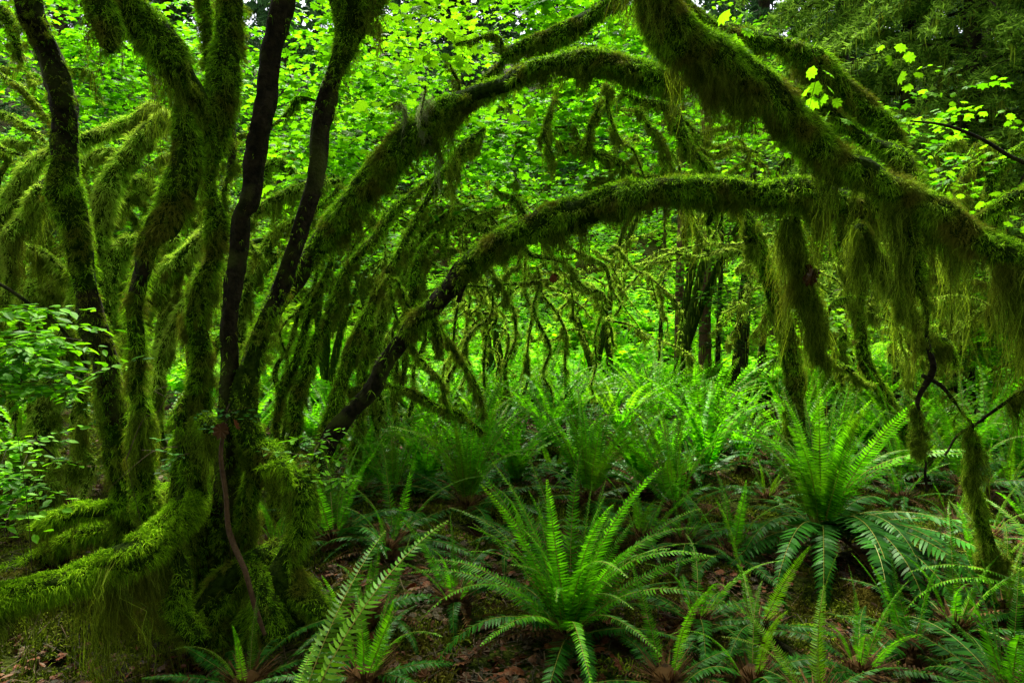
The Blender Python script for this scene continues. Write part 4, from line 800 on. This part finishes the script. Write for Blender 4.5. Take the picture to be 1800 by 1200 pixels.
shrub('leafy shrub low at the left edge above the moss-covered limb', 0, 3.1, [(10, 840, 3.0, .16, .2, .10, 20), (-10, 900, 3.0, .14, .2, .08, 14), (30, 790, 3.3, .14, .2, .06, 10)], seed=32, size=.056)
shrub('blue-green huckleberry spreading small leaves across the lower left trunks', 240, 3.05, [(200, 790, 3.0, .14, .12, .08, 12), (255, 740, 3.0, .14, .12, .08, 10), (250, 680, 3.0, .12, .1, .07, 8), (290, 790, 3.0, .1, .1, .07, 7), (205, 850, 3.0, .1, .1, .05, 5)], leaf='leaf_blue', size=.042, L=.24, nl=8, seed=33, name='huckleberry_bush')
shrub('sprig of small round leaves growing from the mossy stump', 540, 3.3, [(560, 775, 3.25, .07, .06, .04, 5), (600, 835, 3.3, .1, .08, .05, 8), (545, 800, 3.3, .05, .05, .04, 4)], size=.045, L=.2, nl=8, seed=34, name='sapling', stems=2)
shrub('tiny sprig of leaves beside the brown dead leaf on the trunk', 400, 3.2, [(400, 722, 3.2, .05, .04, .03, 4), (385, 752, 3.2, .03, .03, .03, 2), (460, 722, 3.25, .03, .03, .02, 2)], leaf='leaf_blue', size=.04, L=.12, nl=6, seed=35, name='sapling', stems=1)
shrub('dark green bush at the foot of the far stems', 1305, 11, [(1300, 560, 11, .35, .3, .35, 60), (1285, 590, 11, .4, .3, .3, 40)], leaf='leaf_dark', size=.09, L=.3, seed=36)
hs = [(640, 15), (740, 14.5), (840, 15), (930, 16), (1010, 15.5), (1090, 16), (1150, 17), (820, 19), (920, 20), (1030, 20.5), (1120, 19), (560, 16), (470, 15), (1350, 16), (1450, 15), (1550, 14), (100, 13), (200, 14), (350, 14), (10, 12)]
base = None
for i, (px, Y) in enumerate(hs):
    if base is None or i % 4 == 0:
        base = shrub('leafy green shrub in the bright undergrowth on the far slope', px, Y, [(px, 0, Y, .1, .1, .1, 1)], stems=1, seed=50 + i)
        for c in list(base.children): bpy.data.objects.remove(c)
        x, z = base.location[0], base.location[2]
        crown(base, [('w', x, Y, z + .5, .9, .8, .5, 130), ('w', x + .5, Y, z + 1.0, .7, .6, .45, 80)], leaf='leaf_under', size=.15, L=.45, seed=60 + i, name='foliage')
        base['group'] = 'shrubs on the far slope'; o = base; base['org'] = 1
    else:
        o = base.copy(); scn.collection.objects.link(o); x = at(px, 560, Y)[0]; o.location = (x, Y, float(gz(x, Y))); o.rotation_euler = (0, 0, 1.7 * i)
        for c in base.children:
            d = c.copy(); scn.collection.objects.link(d); d.parent = o
        o.scale = (1, 1, .8 + .1 * (i % 5))

# ------------------------------------------------------------------ ferns
def frond_geo(L, e0, e1, npair, plen, lod=0, seed=0, twist=.0, sideb=.0, roll=.2, pw=.37, taper=1.0, base_t=.1):
    """stalk at origin, growing towards +X; e0,e1 start and end elevation in degrees"""
    rng = np.random.default_rng(seed); g = Geo()
    K = 24; t = np.linspace(0, 1, K); e = R(e0) + (R(e1) - R(e0)) * t ** 1.25
    az = sideb * t ** 1.5
    dv = np.stack([np.cos(e) * np.cos(az), np.cos(e) * np.sin(az), np.sin(e)], -1)
    P = np.vstack([[0, 0, 0], np.cumsum((dv[:-1] + dv[1:]) / 2, 0) / (K - 1)]) * L
    T = norm(np.gradient(P, axis=0)); S0 = norm(np.cross(np.array([-np.sin(R(0)), 0, 0]) + np.array([0, 0, 1.]) * 1, T + np.array([1e-4, 0, 0])))
    S0 = np.stack([-np.sin(az), np.cos(az), 0 * az], -1)
    N0 = norm(np.cross(T, S0)); tw = twist * t
    S = S0 * np.cos(tw)[:, None] + N0 * np.sin(tw)[:, None]; N = norm(np.cross(T, S))
    N = np.where((N[:, 2:3] < 0) & (abs(twist) < .1), -N, N) if False else N
    rr = np.linspace(.0032, .0008, K) * (1.3 if lod else 1)
    tube(g, P, rr, 4 if lod == 0 else 3, 1)
    n = npair; tp = base_t + (1 - base_t) * (np.arange(n) + .5) / n
    f = tp * (K - 1); k = np.clip(f.astype(int), 0, K - 2); f = (f - k)[:, None]
    ip = lambda A: A[k] * (1 - f) + A[k + 1] * f
    pp, tt, ss, nn = ip(P), norm(ip(T)), norm(ip(S)), norm(ip(N))
    u = (tp - base_t) / (1 - base_t); prof = np.minimum(1, (u / .16 + .35)) * np.clip(1 - u, 0, 1) ** .62 * (1 - .12 * u)
    ln = plen * prof * (1 + rng.normal(0, .06, n)) + .004
    gap = L * (1 - base_t) / n
    for sg in (-1, 1):
        fw = (.18 + .55 * u ** 2)[:, None] + rng.normal(0, .05, (n, 1))
        d = norm(ss * sg + tt * fw + nn * rng.normal(-.12, .10, (n, 1)))
        wv = norm(tt - d * np.sum(tt * d, 1, keepdims=True)); up = norm(np.cross(d, wv)) * sg
        ro = rng.normal(roll * 1, .16, n)[:, None]
        wv = wv * np.cos(ro) + up * np.sin(ro) * sg
        keep = rng.random(n) > .02
        st = np.array([0, .18, .55, .85, 1.0]) if lod == 0 else (np.array([0, .35, 1.0]))
        wp = np.array([.30, 1.0, .72, .36, .04]) if lod == 0 else np.array([.4, 1.0, .06])
        hw = gap * pw * (.8 + .35 * (1 - u))
        cur = np.array(st) ** 2
        PP = pp[:, None] + d[:, None] * (ln[:, None] * st)[..., None] + wv[:, None] * (ln[:, None] * .14 * cur)[..., None] + up[:, None] * (-ln[:, None] * .13 * cur * (1 if True else sg))[..., None] * np.sign(np.sum(up * nn, 1))[:, None, None]
        W = hw[:, None] * wp[None]
        ribbons(g, PP[keep], W[keep], wv[keep], 0)
    return g

def frond_mesh(g, m1, m2, name='frond'):
    o = g.build(name, [m1, m2]); me = o.data; bpy.data.objects.remove(o); return me
YF, OF, DF, YM, OM = [], [], [], [], []
for i, (e0, e1, tw, sb) in enumerate(((84, 52, .5, .2), (80, 38, -.7, -.3), (76, 20, .4, .3), (72, 5, -.3, -.2), (86, 62, 1.1, 0), (78, -10, .2, .35), (70, 35, -1.0, .1))):
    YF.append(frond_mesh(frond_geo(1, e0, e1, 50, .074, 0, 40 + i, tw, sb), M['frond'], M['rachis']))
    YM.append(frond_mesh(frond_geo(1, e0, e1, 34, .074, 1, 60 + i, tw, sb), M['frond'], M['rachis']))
for i, (e0, e1, tw, sb) in enumerate(((36, -64, .15, .15), (28, -52, -.2, -.2), (42, -76, .1, -.1), (20, -30, .25, .3), (26, -14, -.2, -.35))):
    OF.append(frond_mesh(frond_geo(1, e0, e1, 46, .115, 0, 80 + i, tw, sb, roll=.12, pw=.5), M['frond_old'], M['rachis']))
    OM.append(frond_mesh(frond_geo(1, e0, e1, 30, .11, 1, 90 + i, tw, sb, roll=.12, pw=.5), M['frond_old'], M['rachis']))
for i, (e0, e1) in enumerate(((25, -60), (10, -35))):
    DF.append(frond_mesh(frond_geo(1, e0, e1, 26, .07, 1, 99 + i, .5, .3, roll=.6), M['frond_dead'], M['rachis_dk']))
def rootstock():
    rng = np.random.default_rng(4); g = Geo(); n = 160
    A = np.array([[0, 0, -.06, .07], [0, 0, .02, .075], [0, 0, .09, .05], [0, 0, .12, .015]]); S = spline(A, .02); tube(g, S[:, :3], S[:, 3], 10, 0, lump=.3)
    a = rng.random(n) * 6.3; b0 = np.stack([np.cos(a) * .05, np.sin(a) * .05, .1 * rng.random(n)], -1); d = norm(np.stack([np.cos(a), np.sin(a), .4 + rng.random(n)], -1)); L_ = .05 + .08 * rng.random(n)
    ribbons(g, np.stack([b0, b0 + d * L_[:, None]], 1), np.array([[.004, .001]]) * np.ones((n, 1)), norm(np.cross(d, np.array([0, 0, 1.]))))
    o = g.build('rootstock', [M['frond_dead']]); me = o.data; bpy.data.objects.remove(o); return me
ROOT = rootstock()

ANCH = [('the mossy stump', 510, 3.3), ('the front centre fern', 1003, 3.1), ('the slim upright fern', 820, 5.2), ('the central vase-shaped fern', 1035, 5.6), ('the big right-hand fern', 1450, 4.35),
        ('the foot of the dark leaning trunk', 570, 4.7), ('the dark fallen log', 1270, 4.0), ('the hanging moss bobs', 1700, 3.4), ('the straight red-brown trunks', 1220, 12), ('the upright mossy trunk', 1590, 6.4), ('the end of the level mossy branch', 830, 5.0), ('the right-hand corner fern', 1790, 2.7)]
_used = {}
def where_label(kind, px, Y, maxd=2.2):
    x = at(px, 560, Y)[0]; c = sorted((math.hypot(at(p, 560, y)[0] - x, y - Y), n, at(p, 560, y)[0], y) for n, p, y in ANCH)
    d, n, ax, ay = c[0]
    if d > maxd: return None
    dx, dy = x - ax, Y - ay
    r = ('behind and ' if dy > abs(dx) * .41 else 'in front and ' if dy < -abs(dx) * .41 else '') + ('left of' if dx < 0 else 'right of')
    if abs(dx) < .41 * abs(dy): r = 'behind' if dy > 0 else 'in front of'
    r = r.replace('behind and left of', 'behind to the left of').replace('in front and left of', 'ahead to the left of').replace('in front and right of', 'ahead to the right of').replace('behind and right of', 'behind to the right of')
    lb = '%s %s %s' % (kind, r, n)
    k = _used.get(lb, 0); _used[lb] = k + 1
    if k == 0: return lb
    return None if k > 3 else ('%s %s' % (('second', 'third', 'fourth')[k - 1], lb))
FR = np.random.default_rng(77)
def fern(label, px, Y, L, n_up=16, n_low=8, n_dead=3, up_tilt=0, az0=0, spread=360, low_L=None, lodm=False, group='sword ferns', custom=(), only_young=False, raise_=0.0, x=None, nm='sword_fern'):
    x = at(px, 560, Y)[0] if x is None else x; z = float(gz(x, Y)) + raise_
    t = thing(nm, label, 'fern', (x, Y, z), group, world_parts=False); t['world_parts'] = 0
    del t['world_parts']
    t.rotation_euler = (FR.normal(0, .09), FR.normal(0, .09), 0) if not custom else (0, 0, 0)
    def put(me, az, Ls, tilt=0, nm='frond'):
        o = bpy.data.objects.new(nm, me); scn.collection.objects.link(o); o.parent = t
        o.rotation_euler = (FR.normal(0, .12), -R(tilt) + FR.normal(0, .06), R(az)); o.scale = (Ls, Ls, Ls)
        o.location = (.035 * math.cos(R(az)), .035 * math.sin(R(az)), .05 + .02 * FR.random())
    yv, ov = (YM, OM) if lodm else (YF, OF)
    for i in range(n_up):
        az = az0 + spread * (i + FR.random() * .8) / n_up
        put(yv[FR.integers(len(yv))], az, L * (.72 + .36 * FR.random()), up_tilt)
    for i in range(n_low):
        az = 360 * (i + FR.random() * .8) / n_low
        put(ov[FR.integers(len(ov))], az, (low_L or L * .9) * (.75 + .35 * FR.random()))
    for i in range(n_dead + 2): put(DF[i % 2], FR.random() * 360, (low_L or L * .8) * (.7 + .3 * FR.random()), nm='dead_frond')
    for kind, idx, az, Ls, tl in custom: put((yv if kind == 'y' else ov)[idx], az, Ls, tl)
    o = bpy.data.objects.new('rootstock', ROOT); scn.collection.objects.link(o); o.parent = t
    return t
fern('big sword fern at right, bright upright fronds above glossy dark drooping ones', 1450, 4.35, 1.12, 34, 8, 5, raise_=.10, low_L=.95,
     custom=[('o', 0, -100, 1.25, 5), ('o', 2, -84, 1.25, 0), ('o', 0, -68, 1.25, 0), ('o', 1, -122, 1.2, 0), ('o', 1, -50, 1.3, 0), ('o', 2, -112, 1.15, 0), ('o', 2, -93, 1.2, 5), ('o', 0, -76, 1.2, -5), ('o', 2, -60, 1.25, 0), ('o', 0, -35, 1.1, 5), ('o', 1, -145, 1.15, 0), ('o', 3, -165, 1.1, 0), ('o', 4, -20, 1.1, 0), ('o', 2, -75, .95, 8)])
fern('big bright sword fern at the front, centre of the bottom edge', 1000, 3.02, .84, 40, 8, 4, low_L=.75, custom=[('y', 5, -30, .8, -20), ('y', 5, -150, .85, -15), ('y', 5, -70, .7, -20), ('y', 5, -100, .75, -20), ('y', 3, -120, .7, -25), ('y', 3, 150, .85, -25), ('y', 3, 175, .8, -20), ('y', 2, 25, .95, -20), ('y', 2, 5, .8, -30)])
fern('slim upright sword fern left of centre with reddish stalks', 820, 5.2, 1.0, 26, 7, 3, up_tilt=6)
fern('upright vase-shaped sword fern at centre below the lower arch', 1035, 5.6, 1.1, 28, 6, 2, up_tilt=5)
fern('sword fern between the central vase-shaped one and the big right one', 1195, 5.3, .95, 20, 6, 2, up_tilt=2)
fern('lush tall sword fern in the middle distance left of the straight red-brown trunks', 1150, 8.6, 1.35, 22, 8, 0, lodm=True)
fern('lush tall sword fern in the middle distance in front of the straight red-brown trunks', 1240, 8.0, 1.3, 22, 8, 0, lodm=True)
fern('sword fern directly behind the big right-hand one', 1400, 7.0, 1.1, 18, 8, 1, lodm=True)
fern('darker sword fern in the shade at the lower end of the leaning dark trunk', 690, 5.6, .8, 12, 8, 2)
fern('low fern with flat dark fronds left of the front centre fern', 690, 4.3, .75, 4, 10, 3)
fern('fern with arching fronds beside the mossy stump', 585, 4.2, .78, 8, 6, 2)
fern('small fern seen behind the mossy stump', 485, 4.4, .5, 8, 4, 0)
fern('small fern with short dark fronds at the foot of the left clump', 425, 2.75, .42, 3, 8, 1, low_L=.42)
fern('fern off the bottom edge sending two long scalloped fronds up right', 470, 2.15, .6, 0, 2, 0, custom=[('y', 2, 62, .98, -8), ('y', 2, 40, 1.08, -14), ('y', 3, 100, .6, -12)])
fern('fern at the lower right corner with wide bright fronds', 1790, 2.7, .75, 10, 6, 1)
fern('fern at the right edge reaching one pale frond leftwards', 1900, 3.3, .8, 5, 5, 0, custom=[('y', 5, 175, .9, -35), ('y', 3, 190, .8, -30)])
fern('low fern under the drooping fronds of the big right one', 1690, 3.3, .6, 5, 8, 2)
fern('small dark fern in front of the fallen log right of centre', 1230, 3.2, .6, 4, 9, 2, low_L=.6)
fern('fern with narrow fronds beside the fallen log', 1290, 4.1, .6, 5, 8, 2, low_L=.6)
fern('shaded sword fern behind the big right one on its right side', 1590, 6.0, 1.05, 16, 8, 1)
fern('shaded sword fern below the hanging moss bobs at right', 1700, 5.4, 1.0, 14, 8, 1)
fern('shaded sword fern at the right edge in the middle distance', 1800, 6.0, 1.05, 14, 8, 1, lodm=True)
fern('sword fern behind the slim upright one, left of centre', 860, 7.0, .95, 14, 6, 0, lodm=True)
fern('sword fern in the middle distance under the centre of the lower arch', 960, 9.4, 1.2, 20, 6, 0, lodm=True)
fern('sword fern beside the end of the level mossy branch', 770, 7.2, .95, 14, 6, 0, lodm=True)
fern('low sprawling fern between the two central ferns', 930, 4.4, .6, 3, 8, 2, low_L=.6)
fern('low sprawling fern right of the front centre fern', 1130, 4.2, .62, 6, 7, 2, low_L=.6)
fern('dark low fern at the bottom edge right of the front centre fern', 1180, 2.65, .5, 2, 8, 1, low_L=.5)
fern('fern at the bottom edge right of centre with flat yellow-green fronds', 1450, 2.45, .55, 4, 6, 1, low_L=.5)

nr = np.random.default_rng(19); done = []
for _ in range(4000):
    Y = 2.5 + 4.3 * nr.random(); px = 560 + 1280 * nr.random(); x = at(px, 560, Y)[0]
    if any((x - a) ** 2 + (Y - b) ** 2 < .42 ** 2 for a, b in done): continue
    if any((x - at(p_, 560, y_)[0]) ** 2 + (Y - y_) ** 2 < .75 ** 2 for p_, y_ in ((820, 5.2), (1035, 5.6), (1195, 5.3), (820, 4.6), (1035, 4.9))): continue
    if (abs(px - 1460) < 200 and 3.2 < Y < 5.2) or (abs(px - 1010) < 190 and 2.4 < Y < 4.0): continue
    if Y < 3.3 and nr.random() < .6: continue
    done.append((x, Y))
    where = ('at the foot of the arching trunks' if px < 760 else 'around the front centre fern' if px < 1150 else 'around the big right-hand fern' if px < 1560 else 'near the right edge')
    dist = 'front' if Y < 3.6 else 'middle'
    lb = where_label('low dark fern', px, Y) or 'low dark fern in the %s of the floor %s' % (dist, where)
    fern(lb, px, Y, .38 + .2 * nr.random(), int(3 + 6 * nr.random()), 6, 3, low_L=.5, group='low ferns %s, %s' % (dist, where), lodm=Y > 4.5, x=x)
    if len(done) > 50: break

# far ferns share meshes; each is one mesh
def whole_fern(seed, n_up=16, n_low=7):
    rng = np.random.default_rng(seed); G = Geo()
    for i in range(n_up + n_low):
        lo = i >= n_up; az = 2 * math.pi * (i * .618 + .1 * rng.random())
        g = frond_geo((.8 if lo else 1) * (.75 + .35 * rng.random()), (40 if lo else 84 - 14 * rng.random()), (-45 if lo else 45 - 60 * rng.random()), 20, .085, 1, seed * 50 + i, rng.normal(0, .5), rng.normal(0, .2), pw=.5)
        c, s_ = math.cos(az), math.sin(az); Rm = np.array([[c, -s_, 0], [s_, c, 0], [0, 0, 1]])
        off = 0
        for V, (Fc, m) in zip(g.V, g.F):
            G.add(V @ Rm.T, Fc - off, m if m == 1 else (2 if lo else 0)); off += len(V)
    o = G.build('sword_fern', [M['frond'], M['rachis'], M['frond_old']]); me = o.data; bpy.data.objects.remove(o); return me
WF = [whole_fern(i + 1) for i in range(4)]
k = 0
frng = np.random.default_rng(5)
spots = []
for tries in range(3000):
    Y = 5.9 + 13.5 * frng.random() ** 1.2; px = -60 + 1920 * frng.random(); x = at(px, 560, Y)[0]
    if Y < 7.0 and 1330 < px < 1530: continue
    if px < 640 and frng.random() < .72: continue
    if any((x - a) ** 2 + (Y - b) ** 2 < (.56 + .022 * Y) ** 2 for a, b in spots): continue
    spots.append((x, Y))
    if len(spots) >= 165: break
for x, Y in spots:
    o = bpy.data.objects.new('sword_fern', WF[k % 4]); scn.collection.objects.link(o); k += 1
    sc_ = .75 + .4 * frng.random(); o.location = (x, Y, float(gz(x, Y)) + .02); o.scale = (sc_,) * 3; o.rotation_euler = (0, 0, frng.random() * 6.3)
    px = 900 + x / Y * F
    side = 'at the left' if px < 620 else ('below the lower arch' if px < 1130 else ('around the straight trunks' if px < 1420 else 'at the right'))
    tag(o, (Y < 9.5 and where_label('bright bushy fern', px, Y, 3.5)) or 'one of the ferns massed in the middle and far distance ' + side, 'fern', 'distant sword ferns ' + side)

# ------------------------------------------------------------------ fallen wood and small things
def log(label, pts, mk='bark', name='fallen_log', cat='log', lump=.2):
    A = np.array([[*at(p[0], p[1], p[2]), p[3] * .5 * p[2] / F] for p in pts]); t_ = spline(A, .04); g = Geo(); tube(g, t_[:, :3], t_[:, 3], 10, 0, lump=lump, seed=pts[0][0])
    o = g.build(name, M[mk], smooth=True); tag(o, label, cat); return o
def glog(label, px0, Y0, px1, Y1, r0, r1, mk='bark', **kw):
    n = 7; A = []
    for i in range(n):
        f = i / (n - 1); Y = Y0 + (Y1 - Y0) * f; px = px0 + (px1 - px0) * f; x = at(px, 560, Y)[0]; r = r0 + (r1 - r0) * f
        A.append([x, Y, float(gz(x, Y)) + r * .6, r])
    S = spline(np.array(A), .04); g = Geo(); tube(g, S[:, :3], S[:, 3], 10, 0, lump=.22, seed=px0); o = g.build(kw.pop('name', 'fallen_log'), M[mk], smooth=True); tag(o, label, 'log'); return o
glog('dark wet log lying right of centre in front of the big fern', 1180, 4.05, 1360, 3.95, .035, .03)
glog('short dark log end among moss near the bottom right', 1300, 3.3, 1420, 2.95, .03, .02)
glog('grey weathered log piece left of the front centre fern', 735, 4.2, 800, 4.1, .03, .022, mk='bark_red')
glog('thin brown log at the bottom right among yellow moss', 1540, 3.5, 1700, 3.1, .014, .01, mk='bark_red')
glog('brown log slanting behind the central ferns', 880, 6.4, 1010, 6.1, .04, .03, mk='bark_red')
log('red-brown stick leaning down from the mossy trunk to the ferns', [(397, 745, 3.22, 7), (388, 800, 3.18, 8), (397, 870, 3.15, 8), (403, 935, 3.1, 9), (430, 1000, 3.0, 10), (447, 1060, 2.95, 9), (466, 1115, 2.9, 6)], mk='bark_red', name='leaning_stick', cat='stick')
log('thin dark stem arching in from the left edge over the leafy shrub', [(-60, 480, 3.0, 7), (0, 500, 3.0, 6), (60, 540, 3.1, 6), (105, 575, 3.3, 6), (150, 640, 3.7, 5), (200, 760, 4.0, 6), (225, 930, 4.2, 8)], name='bare_stem', cat='stem', lump=.05)
log('thin dark vine stem arching across the leaves at the right edge', [(1600, 213, 3.2, 3), (1660, 220, 3.2, 5), (1720, 242, 3.2, 6), (1770, 272, 3.15, 7), (1840, 320, 3.1, 8), (1960, 520, 3.0, 9), (2010, 900, 3.1, 10), (2010, 1130, 3.15, 11)], name='bare_stem', cat='stem', lump=.05)
def mossy(label, pts, coat='moss_bright', name='mossy_log', cat='log', **kw):
    x = at(*pts[0][:3])[0]; Y = pts[0][2]; t = thing(name, label, cat, (x, Y, float(gz(x, Y))))
    q = [(p[0], 560 + (CAMZ - float(gz(at(p[0], 560, p[2])[0], p[2])) - .02) * F / p[2], p[2], p[3]) for p in pts]
    limb(t, 'log_body', q, coat=coat, drape=.03, **kw)
mossy('bright mossy log end at the right edge below the hanging moss', [(1880, 0, 4.0, 60), (1800, 0, 4.0, 66), (1745, 0, 4.05, 54), (1700, 0, 4.1, 24)])
mossy('yellow-green mossy log across the bottom right in front of the drooping fronds', [(1380, 0, 3.25, 30), (1460, 0, 3.2, 46), (1550, 0, 3.1, 44), (1640, 0, 3.05, 50), (1700, 0, 3.0, 26)], crook=2)
mossy('mossy fallen branch between the front fern and the long scalloped frond', [(640, 0, 3.3, 24), (720, 0, 3.35, 34), (800, 0, 3.5, 26), (850, 0, 3.6, 14)], coat='moss', crook=2)
mossy('small mossy branch on the litter behind the front centre fern', [(900, 0, 4.9, 16), (980, 0, 4.8, 22), (1080, 0, 4.9, 20), (1130, 0, 5.0, 10)], coat='moss', crook=2)
mossy('mossy root ridge right of the stump at the foot of the left clump', [(560, 0, 3.3, 50), (610, 0, 3.25, 44), (660, 0, 3.2, 26)], coat='moss', name='mossy_root', cat='root', crook=2)
for lb_, a_ in (('forked-looking dead branch lying left of the front centre fern', (700, 3.7, 830, 3.9, .012, .007)), ('thin dead branch lying in front of the big right-hand fern', (1330, 3.55, 1480, 3.4, .012, .006)), ('thin dead branch near the bottom edge right of centre', (1120, 2.9, 1260, 2.8, .010, .006)), ('dead branch lying in the litter behind the fallen log', (1180, 4.6, 1320, 4.9, .014, .008)), ('thin dead branch on the ground under the hanging moss bobs', (1600, 4.0, 1760, 3.8, .012, .006))):
    glog(lb_, *a_, mk='bark_red', name='fallen_branch')
def deadleaves(label, px, py, Y, n=5, s=.06, seed=0):
    rng = np.random.default_rng(seed + 5); g = Geo(); P = at(px, py, Y) + rng.normal(0, .02, (n, 3)); A = np.array([0, 0, -1.]) + rng.normal(0, .35, (n, 3))
    place_leaves(g, P, A, rng.normal(0, 1, (n, 3)), s * (.8 + .5 * rng.random(n)), MAPLE); tag(g.build('dead_leaf_cluster', M['litter']), label, 'dead leaves')
deadleaves('pair of curled brown dead leaves caught on the mossy trunk above the leaning stick', 404, 738, 3.2, 2, .08)
deadleaves('cluster of dark red dead leaves on the level branch right of centre', 1330, 475, 8.9, 5, .12, 1)
deadleaves('rusty dead leaves hanging under the lower arch at centre', 975, 478, 6.6, 3, .09, 2)
deadleaves('dark dead leaves caught on the hanging branch at right', 1425, 470, 3.8, 5, .09, 3)

# near sprays of maple leaves belong to the trees above
rng = np.random.default_rng(70); g = Geo()
def near_spray(tr, pts, L=.28, size=.08):
    for p in pts:
        g = Geo(); O = np.array([at(*p[:3])]); a = R(p[3]); D = np.array([[math.cos(a), .3, math.sin(a)]])
        sprays(g, O, D, np.full(1, L), 8, size, MAPLE, rng, droop=.35, upj=.5, tw=.0018)
        g.build('leafy_twig', [M['leaf'], M['twig']], tr)
near_spray(t4, [(1290, -20, 3.4, -80), (1270, 30, 3.4, -60), (1310, 20, 3.4, -110), (1425, 80, 3.3, -60), (1440, 120, 3.3, -100), (1540, 60, 3.6, -30)])
near_spray(t4, [(1560, 300, 3.5, 10), (1620, 260, 3.6, -20), (1640, 330, 3.4, 20), (1600, 200, 3.8, 0), (1690, 260, 3.6, 10), (1700, 340, 3.5, -10), (1560, 230, 3.9, 30), (1640, 150, 4.2, -20), (1600, 120, 4.2, 20), (1720, 190, 4, 0)], L=.34, size=.055)
near_spray(t3, [(660, 60, 4.4, 40), (700, 100, 4.4, 20), (730, 60, 4.4, 60), (690, 160, 4.4, -10), (760, 130, 4.5, 30), (650, 20, 4.6, 10), (740, 20, 4.5, -20), (720, 190, 4.6, 160), (640, 110, 4.6, 0), (790, 60, 4.8, 0), (770, 190, 4.8, 10), (840, 190, 4.7, 20), (680, 230, 4.9, 170)], L=.36, size=.10)
for o in bpy.data.objects:
    for k in ('world_parts', 'org'):
        if k in o: del o[k]
print('polys', sum(len(o.data.polygons) for o in bpy.data.objects if o.type == 'MESH'))
